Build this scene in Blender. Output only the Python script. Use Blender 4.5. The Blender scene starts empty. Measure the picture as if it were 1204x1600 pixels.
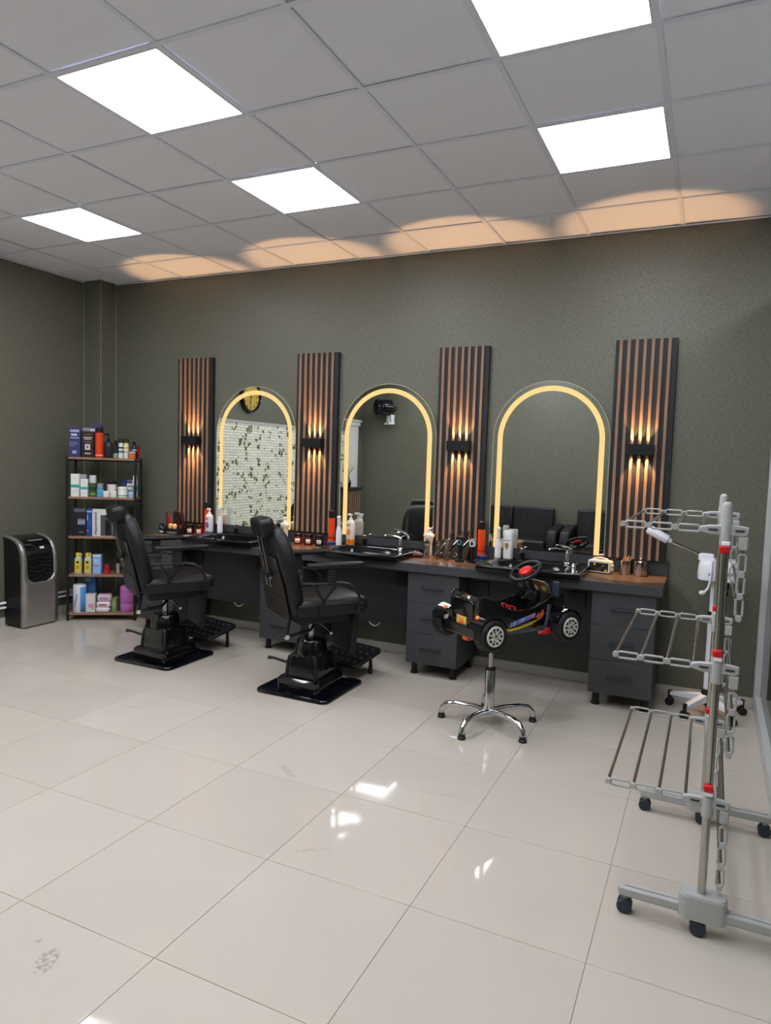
import bpy, bmesh, math, random
from mathutils import Matrix, Vector
random.seed(7)
S = bpy.context.scene
COL = S.collection
PI = math.pi
def R(d): return math.radians(d)

# ------------------------------------------------------------------ camera
cam_d = bpy.data.cameras.new('camera')
cam = bpy.data.objects.new('camera', cam_d); COL.objects.link(cam); S.camera = cam
cam_d.sensor_fit = 'HORIZONTAL'; cam_d.sensor_width = 36.0
cam_d.lens = 1086.6 / 1204 * 36.0
cam_d.clip_start = 0.02; cam_d.clip_end = 60
rt = Vector((0.9045774, 0.42518903, 0.03088716))
dn = Vector((0.05994618, -0.05513175, -0.99667795))
fw = Vector((-0.42207367, 0.90342392, -0.07535939))
cam.matrix_world = Matrix(((rt.x, -dn.x, -fw.x, 2.675), (rt.y, -dn.y, -fw.y, -5.0795), (rt.z, -dn.z, -fw.z, 1.555), (0, 0, 0, 1)))

# ------------------------------------------------------------------ world and exposure
W = bpy.data.worlds.new('world'); S.world = W; W.use_nodes = True
W.node_tree.nodes['Background'].inputs[0].default_value = (0.75, 0.85, 1.0, 1)
W.node_tree.nodes['Background'].inputs[1].default_value = 0.15
S.view_settings.view_transform = 'Standard'
S.view_settings.look = 'None'
S.view_settings.gamma = 1.0
S.view_settings.use_curve_mapping = False
S.view_settings.exposure = 0.0
PANEL_L = 18.8        # radiance of the ceiling light diffusers
SCONCE_W = 19.0       # watts of each sconce beam
LED_L = 1.05         # radiance of the mirror light strips

# ------------------------------------------------------------------ materials
def lin(h):
    h = h.lstrip('#')
    o = []
    for i in (0, 2, 4):
        c = int(h[i:i + 2], 16) / 255
        o.append(c / 12.92 if c <= 0.04045 else ((c + 0.055) / 1.055) ** 2.4)
    return (o[0], o[1], o[2], 1)
MATS = {}
def mat(name, col='#808080', rough=0.5, metal=0.0, spec=0.5, coat=0.0, emit=None, es=0.0, trans=0.0, ior=1.45, alpha=1.0, bump=None, var=None):
    """bump=(scale,strength) noise relief, var=(scale,amount) noise colour variation"""
    if name in MATS: return MATS[name]
    m = bpy.data.materials.new(name); m.use_nodes = True
    nt = m.node_tree; b = nt.nodes['Principled BSDF']
    c = lin(col) if isinstance(col, str) else (*col, 1)
    b.inputs['Base Color'].default_value = c
    b.inputs['Roughness'].default_value = rough
    b.inputs['Metallic'].default_value = metal
    b.inputs['Specular IOR Level'].default_value = spec
    b.inputs['Coat Weight'].default_value = coat
    b.inputs['Coat Roughness'].default_value = 0.05
    b.inputs['Transmission Weight'].default_value = trans
    b.inputs['IOR'].default_value = ior
    b.inputs['Alpha'].default_value = alpha
    if emit:
        b.inputs['Emission Color'].default_value = lin(emit) if isinstance(emit, str) else (*emit, 1)
        b.inputs['Emission Strength'].default_value = es
    if bump or var:
        tc = nt.nodes.new('ShaderNodeTexCoord')
    if bump:
        n = nt.nodes.new('ShaderNodeTexNoise'); n.inputs['Scale'].default_value = bump[0]; n.inputs['Detail'].default_value = 3
        nt.links.new(tc.outputs['Object'], n.inputs['Vector'])
        bp = nt.nodes.new('ShaderNodeBump'); bp.inputs['Strength'].default_value = bump[1]; bp.inputs['Distance'].default_value = 0.002
        nt.links.new(n.outputs['Fac'], bp.inputs['Height']); nt.links.new(bp.outputs['Normal'], b.inputs['Normal'])
    if var:
        n = nt.nodes.new('ShaderNodeTexNoise'); n.inputs['Scale'].default_value = var[0]; n.inputs['Detail'].default_value = 4
        nt.links.new(tc.outputs['Object'], n.inputs['Vector'])
        mx = nt.nodes.new('ShaderNodeMix'); mx.data_type = 'RGBA'
        mx.inputs[6].default_value = tuple(x * (1 - var[1]) for x in c[:3]) + (1,)
        mx.inputs[7].default_value = tuple(min(1, x * (1 + var[1])) for x in c[:3]) + (1,)
        nt.links.new(n.outputs['Fac'], mx.inputs[0]); nt.links.new(mx.outputs[2], b.inputs['Base Color'])
    MATS[name] = m
    return m
def nodes(m): return m.node_tree, m.node_tree.nodes['Principled BSDF']

# green woven wallpaper
def wallpaper_green():
    m = mat('wall_green', '#4c4f42', 0.5, spec=0.75)
    nt, b = nodes(m); N = nt.nodes.new; L = nt.links.new
    g = N('ShaderNodeNewGeometry')
    mp = N('ShaderNodeVectorMath'); mp.operation = 'MULTIPLY'; mp.inputs[1].default_value = (1, 1, 0.28)
    L(g.outputs['Position'], mp.inputs[0])
    n1 = N('ShaderNodeTexNoise'); n1.inputs['Scale'].default_value = 150; n1.inputs['Detail'].default_value = 2; L(mp.outputs[0], n1.inputs['Vector'])
    mp2 = N('ShaderNodeVectorMath'); mp2.operation = 'MULTIPLY'; mp2.inputs[1].default_value = (0.28, 0.28, 1)
    L(g.outputs['Position'], mp2.inputs[0])
    n2 = N('ShaderNodeTexNoise'); n2.inputs['Scale'].default_value = 150; n2.inputs['Detail'].default_value = 2; L(mp2.outputs[0], n2.inputs['Vector'])
    ad = N('ShaderNodeMath'); ad.operation = 'ADD'; L(n1.outputs['Fac'], ad.inputs[0]); L(n2.outputs['Fac'], ad.inputs[1])
    mr = N('ShaderNodeMapRange'); mr.inputs[1].default_value = 0.75; mr.inputs[2].default_value = 1.25; L(ad.outputs[0], mr.inputs[0])
    mx = N('ShaderNodeMix'); mx.data_type = 'RGBA'; mx.inputs[6].default_value = lin('#565649'); mx.inputs[7].default_value = lin('#6a695b')
    L(mr.outputs[0], mx.inputs[0]); L(mx.outputs[2], b.inputs['Base Color'])
    bp = N('ShaderNodeBump'); bp.inputs['Strength'].default_value = 0.35; bp.inputs['Distance'].default_value = 0.002
    L(ad.outputs[0], bp.inputs['Height']); L(bp.outputs['Normal'], b.inputs['Normal'])
    mr2 = N('ShaderNodeMapRange'); mr2.inputs[1].default_value = 0.75; mr2.inputs[2].default_value = 1.25; mr2.inputs[3].default_value = 0.56; mr2.inputs[4].default_value = 0.38
    L(ad.outputs[0], mr2.inputs[0]); L(mr2.outputs[0], b.inputs['Roughness'])
    return m
M_WALL = wallpaper_green()

def floor_tile_mat():
    m = mat('floor_porcelain', '#cbc6bc', 0.06, spec=0.22)
    nt, b = nodes(m); N = nt.nodes.new; L = nt.links.new
    g = N('ShaderNodeNewGeometry')
    n = N('ShaderNodeTexNoise'); n.inputs['Scale'].default_value = 1.7; n.inputs['Detail'].default_value = 5; n.inputs['Roughness'].default_value = 0.55
    L(g.outputs['Position'], n.inputs['Vector'])
    cr = N('ShaderNodeMix'); cr.data_type = 'RGBA'; cr.inputs[6].default_value = lin('#b4aba0'); cr.inputs[7].default_value = lin('#bfb6ab')
    L(n.outputs['Fac'], cr.inputs[0])
    oi = N('ShaderNodeObjectInfo')
    mr = N('ShaderNodeMapRange'); mr.inputs[3].default_value = 0.96; mr.inputs[4].default_value = 1.03; L(oi.outputs['Random'], mr.inputs[0])
    mu = N('ShaderNodeVectorMath'); mu.operation = 'SCALE'; L(cr.outputs[2], mu.inputs[0]); L(mr.outputs[0], mu.inputs['Scale'])
    last = mu.outputs[0]
    # scuffs: shoe print and smears, each an ellipse broken up by noise
    nz = N('ShaderNodeTexNoise'); nz.inputs['Scale'].default_value = 70; nz.inputs['Detail'].default_value = 3; L(g.outputs['Position'], nz.inputs['Vector'])
    for (px, py, ang, ax, ay, st) in SCUFFS:
        sb = N('ShaderNodeVectorMath'); sb.operation = 'SUBTRACT'; sb.inputs[1].default_value = (px, py, 0); L(g.outputs['Position'], sb.inputs[0])
        ro = N('ShaderNodeVectorRotate'); ro.rotation_type = 'Z_AXIS'; ro.inputs['Angle'].default_value = -R(ang); L(sb.outputs[0], ro.inputs['Vector'])
        sc = N('ShaderNodeVectorMath'); sc.operation = 'MULTIPLY'; sc.inputs[1].default_value = (1 / ax, 1 / ay, 0); L(ro.outputs[0], sc.inputs[0])
        ln = N('ShaderNodeVectorMath'); ln.operation = 'LENGTH'; L(sc.outputs[0], ln.inputs[0])
        mk = N('ShaderNodeMapRange'); mk.inputs[1].default_value = 1.0; mk.inputs[2].default_value = 0.75; L(ln.outputs['Value'], mk.inputs[0])
        nm = N('ShaderNodeMapRange'); nm.inputs[1].default_value = 0.42; nm.inputs[2].default_value = 0.58; L(nz.outputs['Fac'], nm.inputs[0])
        ml = N('ShaderNodeMath'); ml.operation = 'MULTIPLY'; L(mk.outputs[0], ml.inputs[0]); L(nm.outputs[0], ml.inputs[1])
        m2 = N('ShaderNodeMath'); m2.operation = 'MULTIPLY'; m2.inputs[1].default_value = st; L(ml.outputs[0], m2.inputs[0])
        mx = N('ShaderNodeMix'); mx.data_type = 'RGBA'; mx.inputs[7].default_value = lin('#7d7a76')
        L(m2.outputs[0], mx.inputs[0]); L(last, mx.inputs[6]); last = mx.outputs[2]
    L(last, b.inputs['Base Color'])
    r = N('ShaderNodeMapRange'); r.inputs[1].default_value = 0.3; r.inputs[2].default_value = 0.7; r.inputs[3].default_value = 0.03; r.inputs[4].default_value = 0.075
    n3 = N('ShaderNodeTexNoise'); n3.inputs['Scale'].default_value = 4; L(g.outputs['Position'], n3.inputs['Vector'])
    L(n3.outputs['Fac'], r.inputs[0]); L(r.outputs[0], b.inputs['Roughness'])
    return m
SCUFFS = [(0.93, -3.68, 118, 0.062, 0.036, 0.55), (0.83, -3.63, 110, 0.022, 0.012, 0.5), (0.85, -2.24, 150, 0.11, 0.025, 0.3),
          (1.33, -2.78, 40, 0.09, 0.012, 0.3), (-0.42, -1.96, 10, 0.09, 0.02, 0.2), (1.5, -1.33, 20, 0.06, 0.03, 0.35), (1.6, -2.1, 10, 0.12, 0.02, 0.18)]
M_TILE = floor_tile_mat()
M_GROUT = mat('grout', '#a09a91', 0.8)
M_CEIL = mat('ceiling_board', '#f0f3ff', 0.85, spec=0.2, var=(3, 0.02))
M_TBAR = mat('ceiling_tbar', '#e6e9f8', 0.5, spec=0.3)
M_VOID = mat('ceiling_void', '#8c8d94', 0.9)
M_DIFF = mat('light_diffuser', '#f4f6fa', 0.5, emit=(0.93, 0.97, 1.04), es=PANEL_L)
M_LFRAME = mat('light_frame', '#e6e8ec', 0.4)
M_ANTH = mat('anthracite_board', '#3f4043', 0.42, spec=0.4, bump=(300, 0.05))
M_ANTHD = mat('anthracite_edge', '#232427', 0.5)
M_BLKPL = mat('black_plastic', '#121316', 0.42)
M_BLKGL = mat('black_gloss', '#0b0c0f', 0.1, coat=0.6)
M_BLKMT = mat('black_matt_metal', '#1b1c20', 0.4, metal=0.3)
M_LEATH = mat('black_leather', '#131417', 0.42, spec=0.42, bump=(160, 0.12))
M_LEATHB = mat('black_leather_back', '#241f1b', 0.38, spec=0.5)
M_CHROME = mat('chrome', '#d8d8da', 0.08, metal=1.0)
M_STEEL = mat('brushed_steel', '#b4b1ab', 0.26, metal=1.0)
M_MIRROR = mat('mirror_silver', (0.82, 0.835, 0.815), 0.0, metal=1.0)
M_MEDGE = mat('mirror_glass_edge', '#c9c29c', 0.15, spec=0.6)  # pale cream colour stands in for the faint glow along the mirror rim
M_LED = mat('mirror_light_strip', '#3a3222', 0.5, emit=(0.98, 0.64, 0.24), es=LED_L)
M_WHITE = mat('white_plastic', '#e9e9ec', 0.35)
M_GREYPL = mat('pale_grey_plastic', '#a9a9a6', 0.42)
M_RED = mat('red_plastic', '#d0161f', 0.35)
M_NAVYPL = mat('dark_blue_grey_plastic', '#27303c', 0.45)
M_ALU = mat('aluminium', '#c6c7c7', 0.42, metal=0.2)
M_SILVER = mat('silver_paint', '#a9a5a0', 0.3, metal=0.75)
M_GOLD = mat('gold_face', '#c9a64a', 0.35, metal=0.3)
def wood(name, c1, c2, axis=(1, 1, 1), sc=8, rough=0.45):
    m = mat(name, c1, rough)
    nt, b = nodes(m); N = nt.nodes.new; L = nt.links.new
    tc = N('ShaderNodeTexCoord')
    mp = N('ShaderNodeVectorMath'); mp.operation = 'MULTIPLY'; mp.inputs[1].default_value = axis; L(tc.outputs['Object'], mp.inputs[0])
    n = N('ShaderNodeTexNoise'); n.inputs['Scale'].default_value = sc; n.inputs['Detail'].default_value = 6; n.inputs['Distortion'].default_value = 0.6
    L(mp.outputs[0], n.inputs['Vector'])
    mr = N('ShaderNodeMapRange'); mr.inputs[1].default_value = 0.3; mr.inputs[2].default_value = 0.7; L(n.outputs['Fac'], mr.inputs[0])
    mx = N('ShaderNodeMix'); mx.data_type = 'RGBA'; mx.inputs[6].default_value = lin(c1); mx.inputs[7].default_value = lin(c2)
    L(mr.outputs[0], mx.inputs[0]); L(mx.outputs[2], b.inputs['Base Color'])
    return m
M_SLAT = wood('walnut_slat', '#7d604b', '#9a7a62', (20, 20, 1.2), 3)
M_TOP = wood('walnut_worktop', '#4b3a30', '#67523f', (1.2, 16, 16), 3, 0.3)
M_SHELFW = wood('shelf_wood', '#846350', '#a07c66', (2, 14, 14), 3, 0.5)
M_TABLEW = wood('table_wood', '#8e6444', '#a9805c', (2, 14, 14), 3, 0.5)
def glassy(name, tint=(0.9, 0.95, 0.93), refl=0.12):
    m = bpy.data.materials.new(name); m.use_nodes = True; nt = m.node_tree; nt.nodes.clear()
    o = nt.nodes.new('ShaderNodeOutputMaterial'); t = nt.nodes.new('ShaderNodeBsdfTransparent'); t.inputs[0].default_value = (*tint, 1)
    g = nt.nodes.new('ShaderNodeBsdfGlossy'); g.inputs['Roughness'].default_value = 0.0
    f = nt.nodes.new('ShaderNodeFresnel'); f.inputs['IOR'].default_value = 1.5
    x = nt.nodes.new('ShaderNodeMixShader')
    nt.links.new(f.outputs[0], x.inputs[0]); nt.links.new(t.outputs[0], x.inputs[1]); nt.links.new(g.outputs[0], x.inputs[2]); nt.links.new(x.outputs[0], o.inputs[0])
    return m
M_GLASS = glassy('clear_glass')
M_CLEARCAP = glassy('clear_cap', (0.8, 0.82, 0.84))
def ivy_brick():
    m = mat('ivy_brick_print', '#d8d8c8', 0.7)
    nt, b = nodes(m); N = nt.nodes.new; L = nt.links.new
    g = N('ShaderNodeNewGeometry'); sx = N('ShaderNodeSeparateXYZ'); L(g.outputs['Position'], sx.inputs[0])
    cb = N('ShaderNodeCombineXYZ'); L(sx.outputs['Y'], cb.inputs[0]); L(sx.outputs['Z'], cb.inputs[1])
    br = N('ShaderNodeTexBrick'); br.inputs['Color1'].default_value = lin('#e4e3d3'); br.inputs['Color2'].default_value = lin('#d4d4c2'); br.inputs['Mortar'].default_value = lin('#85846f')
    br.inputs['Scale'].default_value = 1.0; br.inputs['Mortar Size'].default_value = 0.0028; br.inputs['Brick Width'].default_value = 0.15; br.inputs['Row Height'].default_value = 0.036
    L(cb.outputs[0], br.inputs['Vector'])
    v = N('ShaderNodeTexVoronoi'); v.inputs['Scale'].default_value = 19; v.inputs['Randomness'].default_value = 1.0; L(cb.outputs[0], v.inputs['Vector'])
    leaf = N('ShaderNodeMapRange'); leaf.inputs[1].default_value = 0.50; leaf.inputs[2].default_value = 0.44; L(v.outputs['Distance'], leaf.inputs[0])
    n = N('ShaderNodeTexNoise'); n.inputs['Scale'].default_value = 6.0; n.inputs['Detail'].default_value = 1.0; L(cb.outputs[0], n.inputs['Vector'])
    cl = N('ShaderNodeMapRange'); cl.inputs[1].default_value = 0.53; cl.inputs[2].default_value = 0.54; L(n.outputs['Fac'], cl.inputs[0])
    n5 = N('ShaderNodeTexNoise'); n5.inputs['Scale'].default_value = 60; L(cb.outputs[0], n5.inputs['Vector'])
    e5 = N('ShaderNodeMapRange'); e5.inputs[1].default_value = 0.34; e5.inputs[2].default_value = 0.40; L(n5.outputs['Fac'], e5.inputs[0])
    ml = N('ShaderNodeMath'); ml.operation = 'MULTIPLY'; L(leaf.outputs[0], ml.inputs[0]); L(cl.outputs[0], ml.inputs[1])
    ml2 = N('ShaderNodeMath'); ml2.operation = 'MULTIPLY'; L(ml.outputs[0], ml2.inputs[0]); L(e5.outputs[0], ml2.inputs[1])
    gx = N('ShaderNodeMix'); gx.data_type = 'RGBA'; gx.inputs[6].default_value = lin('#2f3c1e'); gx.inputs[7].default_value = lin('#64733f'); L(v.outputs['Color'], gx.inputs[0])
    mx = N('ShaderNodeMix'); mx.data_type = 'RGBA'; L(ml2.outputs[0], mx.inputs[0]); L(br.outputs['Color'], mx.inputs[6]); L(gx.outputs[2], mx.inputs[7])
    L(mx.outputs[2], b.inputs['Base Color'])
    return m
M_IVY = ivy_brick()
def quilt():
    m = mat('quilted_leather', '#1d1e21', 0.4, spec=0.45)
    nt, b = nodes(m); N = nt.nodes.new; L = nt.links.new
    tc = N('ShaderNodeTexCoord'); sx = N('ShaderNodeSeparateXYZ'); L(tc.outputs['Object'], sx.inputs[0])
    hs = []
    for s in (1, -1):
        a = N('ShaderNodeMath'); a.operation = 'MULTIPLY_ADD'; a.inputs[1].default_value = s; L(sx.outputs['X'], a.inputs[0]); L(sx.outputs['Z'], a.inputs[2])
        w = N('ShaderNodeMath'); w.operation = 'PINGPONG'; w.inputs[1].default_value = 0.022; L(a.outputs[0], w.inputs[0]); hs.append(w)
    mn = N('ShaderNodeMath'); mn.operation = 'MINIMUM'; L(hs[0].outputs[0], mn.inputs[0]); L(hs[1].outputs[0], mn.inputs[1])
    mr = N('ShaderNodeMapRange'); mr.inputs[2].default_value = 0.008; L(mn.outputs[0], mr.inputs[0])
    bp = N('ShaderNodeBump'); bp.inputs['Strength'].default_value = 1.0; bp.inputs['Distance'].default_value = 0.01
    L(mr.outputs[0], bp.inputs['Height']); L(bp.outputs['Normal'], b.inputs['Normal'])
    return m
M_QUILT = quilt()
def C_(hexv, rough=0.4, **k): return mat('c_' + hexv.strip('#') + '_%d' % int(rough * 100) + ''.join(k), hexv, rough, **k)

# ------------------------------------------------------------------ mesh helpers
class G:
    def __init__(s): s.v = []; s.f = []; s.m = Matrix.Identity(4)
    def at(s, loc=(0, 0, 0), rx=0, ry=0, rz=0):
        s.m = Matrix.Translation(loc) @ Matrix.Rotation(rz, 4, 'Z') @ Matrix.Rotation(ry, 4, 'Y') @ Matrix.Rotation(rx, 4, 'X'); return s
    def add(s, vs, fs):
        o = len(s.v); s.v += [tuple(s.m @ Vector(v)) for v in vs]; s.f += [tuple(o + i for i in f) for f in fs]; return s
    def box(s, x0, x1, y0, y1, z0, z1):
        return s.add([(x0, y0, z0), (x1, y0, z0), (x1, y1, z0), (x0, y1, z0), (x0, y0, z1), (x1, y0, z1), (x1, y1, z1), (x0, y1, z1)],
                     [(0, 3, 2, 1), (4, 5, 6, 7), (0, 1, 5, 4), (1, 2, 6, 5), (2, 3, 7, 6), (3, 0, 4, 7)])
    def cyl(s, p0, p1, r0, r1=None, n=16):
        return s.tube([p0, p1], [r0, r0 if r1 is None else r1], n)
    def tube(s, pts, r, n=8, closed=False):
        P = [Vector(p) for p in pts]; k = len(P)
        rs = r if isinstance(r, (list, tuple)) else [r] * k
        T = []
        for i in range(k):
            if closed: t = P[(i + 1) % k] - P[i - 1]
            else: t = P[min(i + 1, k - 1)] - P[max(i - 1, 0)]
            T.append(t.normalized())
        a = Vector((0, 0, 1)) if abs(T[0].z) < 0.9 else Vector((1, 0, 0))
        u = T[0].cross(a).normalized(); rings = []
        for i in range(k):
            u = (u - T[i] * u.dot(T[i])).normalized(); w = T[i].cross(u)
            rings.append([P[i] + (u * math.cos(2 * PI * j / n) + w * math.sin(2 * PI * j / n)) * rs[i] for j in range(n)])
        if closed: rings.append(rings[0]); return s.loft(rings, caps=False)
        return s.loft(rings)
    def loft(s, rings, caps=True, closed=True):
        n = len(rings[0]); vs = [tuple(p) for r in rings for p in r]; fs = []
        for i in range(len(rings) - 1):
            for j in range(n if closed else n - 1):
                a, b = i * n + j, i * n + (j + 1) % n
                fs.append((a, b, b + n, a + n))
        if caps:
            fs.append(tuple(range(n - 1, -1, -1))); o = (len(rings) - 1) * n; fs.append(tuple(range(o, o + n)))
        return s.add(vs, fs)
    def lathe(s, prof, c=(0, 0, 0), n=20):
        rings = [[(c[0] + max(r, 1e-4) * math.cos(2 * PI * j / n), c[1] + max(r, 1e-4) * math.sin(2 * PI * j / n), c[2] + z) for j in range(n)] for r, z in prof]
        return s.loft(rings)
    def prism(s, poly, ax, a, b):
        def P(p, t):
            return (t, p[0], p[1]) if ax == 'x' else (p[0], t, p[1]) if ax == 'y' else (p[0], p[1], t)
        n = len(poly); vs = [P(p, a) for p in poly] + [P(p, b) for p in poly]
        fs = [(i, (i + 1) % n, n + (i + 1) % n, n + i) for i in range(n)]
        return s.add(vs, fs + [tuple(range(n - 1, -1, -1)), tuple(range(n, 2 * n))])
    def ell(s, c, r, nu=16, nv=10):
        rings = []
        for i in range(1, nv):
            t = PI * i / nv
            rings.append([(c[0] + r[0] * math.sin(t) * math.cos(2 * PI * j / nu), c[1] + r[1] * math.sin(t) * math.sin(2 * PI * j / nu), c[2] - r[2] * math.cos(t)) for j in range(nu)])
        return s.loft(rings)
    def torus(s, c, Rr, r, ax='z', n=28, m=8, sy=1.0):
        pts = []
        for i in range(n):
            t = 2 * PI * i / n; a, b = Rr * math.cos(t), Rr * sy * math.sin(t)
            pts.append((c[0] + a, c[1] + b, c[2]) if ax == 'z' else (c[0] + a, c[1], c[2] + b) if ax == 'y' else (c[0], c[1] + a, c[2] + b))
        return s.tube(pts, r, m, closed=True)
    def frame(s, x0, x1, z0, z1, t, y0, y1):     # rectangular ring in xz
        s.box(x0, x1, y0, y1, z0, z0 + t); s.box(x0, x1, y0, y1, z1 - t, z1); s.box(x0, x0 + t, y0, y1, z0 + t, z1 - t); return s.box(x1 - t, x1, y0, y1, z0 + t, z1 - t)
    def mesh(s, name):
        me = bpy.data.meshes.new(name); me.from_pydata(s.v, [], s.f)
        b = bmesh.new(); b.from_mesh(me); bmesh.ops.recalc_face_normals(b, faces=b.faces); b.to_mesh(me); b.free()
        return me
    def build(s, name, m, parent=None, bev=0, seg=2, smooth=True, ang=35, solid=0, sub=0):
        me = s.mesh(name); me.materials.append(m)
        if smooth:
            me.polygons.foreach_set('use_smooth', [True] * len(me.polygons)); me.set_sharp_from_angle(angle=R(ang))
        o = bpy.data.objects.new(name, me); COL.objects.link(o)
        if parent: o.parent = parent
        if solid: q = o.modifiers.new('t', 'SOLIDIFY'); q.thickness = solid; q.offset = 0
        if bev: q = o.modifiers.new('b', 'BEVEL'); q.width = bev; q.segments = seg; q.limit_method = 'ANGLE'; q.angle_limit = R(40)
        if sub: q = o.modifiers.new('s', 'SUBSURF'); q.levels = sub; q.render_levels = sub
        return o
def tag(o, label, cat, group=None):
    o['label'] = label; o['category'] = cat
    if group: o['group'] = group
    return o
def thing(name, label, cat, loc=(0, 0, 0), rz=0, group=None):
    o = bpy.data.objects.new(name, None); o.empty_display_size = 0.05; COL.objects.link(o)
    o.location = loc; o.rotation_euler = (0, 0, rz)
    return tag(o, label, cat, group)
def struct(o, label=None, cat=None):
    o['kind'] = 'structure'
    if label: o['label'] = label
    if cat: o['category'] = cat
    return o
def copy_tree(o, parent=None):
    c = o.copy(); COL.objects.link(c); c.parent = parent
    for ch in list(o.children): copy_tree(ch, c)
    return c
def inst(me, name, parent, loc=(0, 0, 0), rot=(0, 0, 0)):
    o = bpy.data.objects.new(name, me); COL.objects.link(o); o.parent = parent; o.location = loc; o.rotation_euler = rot; return o
def text(body, size, parent, loc, rot, m, name='lettering', ex=0.0006):
    cu = bpy.data.curves.new(name, 'FONT'); cu.body = body; cu.size = size; cu.extrude = ex; cu.align_x = 'CENTER'; cu.align_y = 'CENTER'
    t = bpy.data.objects.new('tmp_text', cu); me = bpy.data.meshes.new_from_object(t); bpy.data.objects.remove(t)
    me.name = name; me.materials.clear(); me.materials.append(m)
    return inst(me, name, parent, loc, rot)
def rrect(w, h, r, n=4, cx=0, cy=0):
    p = []
    for (sx, sy, a0) in ((1, 1, 0), (-1, 1, 90), (-1, -1, 180), (1, -1, 270)):
        for i in range(n + 1):
            a = R(a0 + 90 * i / n); p.append((cx + sx * (w / 2 - r) + r * math.cos(a), cy + sy * (h / 2 - r) + r * math.sin(a)))
    return p

# ------------------------------------------------------------------ room shell
XL, XR, YF, ZC = -2.86, 4.6, -5.75, 3.152
fl = struct(G().box(XL - .1, XR + .1, YF - .1, .1, -.12, -.003).build('floor', M_GROUT), 'polished cream porcelain tile floor', 'floor')
tcache = {}
def grid_cells(o, p, lo, hi):
    k = math.floor((lo - o) / p); r = []
    while o + k * p < hi - 1e-4:
        a, b = max(lo, o + k * p), min(hi, o + (k + 1) * p)
        if b - a > .01: r.append((a, b, k))
        k += 1
    return r
for (xa, xb, _) in grid_cells(.607, .6, XL, XR):
    for (ya, yb, _) in grid_cells(-2.92, .6, YF, 0):
        w, h = round(xb - xa - .0021, 4), round(yb - ya - .0021, 4)
        if (w, h) not in tcache:
            me = G().loft([[(p[0], p[1], z) for p in ((-w / 2 + e, -h / 2 + e), (w / 2 - e, -h / 2 + e), (w / 2 - e, h / 2 - e), (-w / 2 + e, h / 2 - e))] for z, e in ((-.003, 0), (-.0006, 0), (0, .0008))]).mesh('floor_tile'); me.materials.append(M_TILE); tcache[(w, h)] = me
        inst(tcache[(w, h)], 'floor_tile', fl, ((xa + xb) / 2, (ya + yb) / 2, 0))
struct(G().box(XL - .1, XR + .1, 0, .1, 0, 3.3).build('wall_back', M_WALL), 'dark olive green woven wallpaper wall behind the mirrors', 'wall')
wl = struct(G().box(XL - .1, XL, YF, 0, 0, 3.3).build('wall_left', M_WALL), 'dark green wallpapered side wall by the air cooler', 'wall')
struct(G().box(XL, XR, YF - .1, YF, 0, 3.3).build('wall_front', M_WALL), 'green wall behind the sofa, seen in the mirrors', 'wall')
struct(G().box(XR, XR + .1, YF, 0, 0, 3.3).build('wall_right', M_WALL), 'green wall beyond the glass partition', 'wall')
struct(G().box(XL, -2.64, -.185, 0, 0, 3.3).build('wall_pillar', M_WALL), 'green wallpapered pillar in the room corner', 'wall')
G().box(XL, XL + .004, -5.14, -1.8, .0, 1.965).build('wallpaper_panel', M_IVY, wl)
struct(G().box(XL, XL + .012, -5.14, -1.8, 1.965, 2.0).build('trim_1', M_GREYPL), 'thin grey strip standing in for the shade band above the ivy wallpaper', 'trim')  # grey strip modelled in place of the cornice shadow
M_BEAD = mat('corner_bead', '#8f9280', 0.4)
for i, (x, y) in enumerate(((XL + .002, -.187), (-2.638, -.187), (-2.638, -.002))):
    struct(G().box(x - .0025, x + .0025, y - .0025, y + .0025, 0, ZC).build('trim_%d' % (i + 2), M_BEAD), 'thin pale bead on the pillar edge', 'trim')
M_SKIRT = mat('skirting_tile', '#b9b4ab', 0.25)
struct(G().box(-2.637, 3.0, -.012, 0, 0, .07).build('baseboard_back', M_SKIRT, bev=.002), 'cream tile skirting on the back wall', 'baseboard')
struct(G().box(XL, XL + .012, -5.1, -.19, 0, .075).build('baseboard_left', M_SKIRT, bev=.002), 'cream tile skirting on the left wall', 'baseboard')
pp = thing('heating_pipe', 'pair of white pipes running low along the left wall', 'pipe', (0, 0, 0))
for z in (.163, .205):
    G().cyl((XL + .022, -2.2, z), (XL + .022, -.20, z), .011, n=12).build('pipe', M_WHITE, pp)
for y in (-.35, -1.2, -2.0):
    G().box(XL, XL + .02, y - .01, y + .01, .15, .218).build('pipe_clip', M_WHITE, pp)

# ceiling: grid, boards, lights
ce = struct(G().box(XL - .1, XR + .1, YF - .1, .1, 3.2, 3.3).build('ceiling', M_VOID), 'suspended ceiling of square white boards', 'ceiling')
LX0, LY0 = 0.0, -1.094
LIGHTS = [(i, j) for i in (-3, 0, 3) for j in (0, 2, 4, 6)] + [(6, 0), (6, 2), (6, 4), (6, 6)]
xs = grid_cells(LX0, .6, XL, XR); ys = grid_cells(LY0, .6, YF, 0)
ccache = {}
for (xa, xb, i) in xs:
    for (ya, yb, j) in ys:
        if (i, -j - 1) in LIGHTS: continue
        w, h = round(xb - xa - .016, 4), round(yb - ya - .016, 4)
        if (w, h) not in ccache:
            me = G().box(-w / 2, w / 2, -h / 2, h / 2, 0, .015).mesh('ceiling_tile'); me.materials.append(M_CEIL); ccache[(w, h)] = me
        inst(ccache[(w, h)], 'ceiling_tile', ce, ((xa + xb) / 2, (ya + yb) / 2, 3.157 + random.uniform(0, .003)))
for k in range(-4, 8):
    x = LX0 + k * .6
    G().box(x - .012, x + .012, YF, 0, 3.152, 3.1565).build('grid_bar', M_TBAR, ce, smooth=False)
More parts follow.
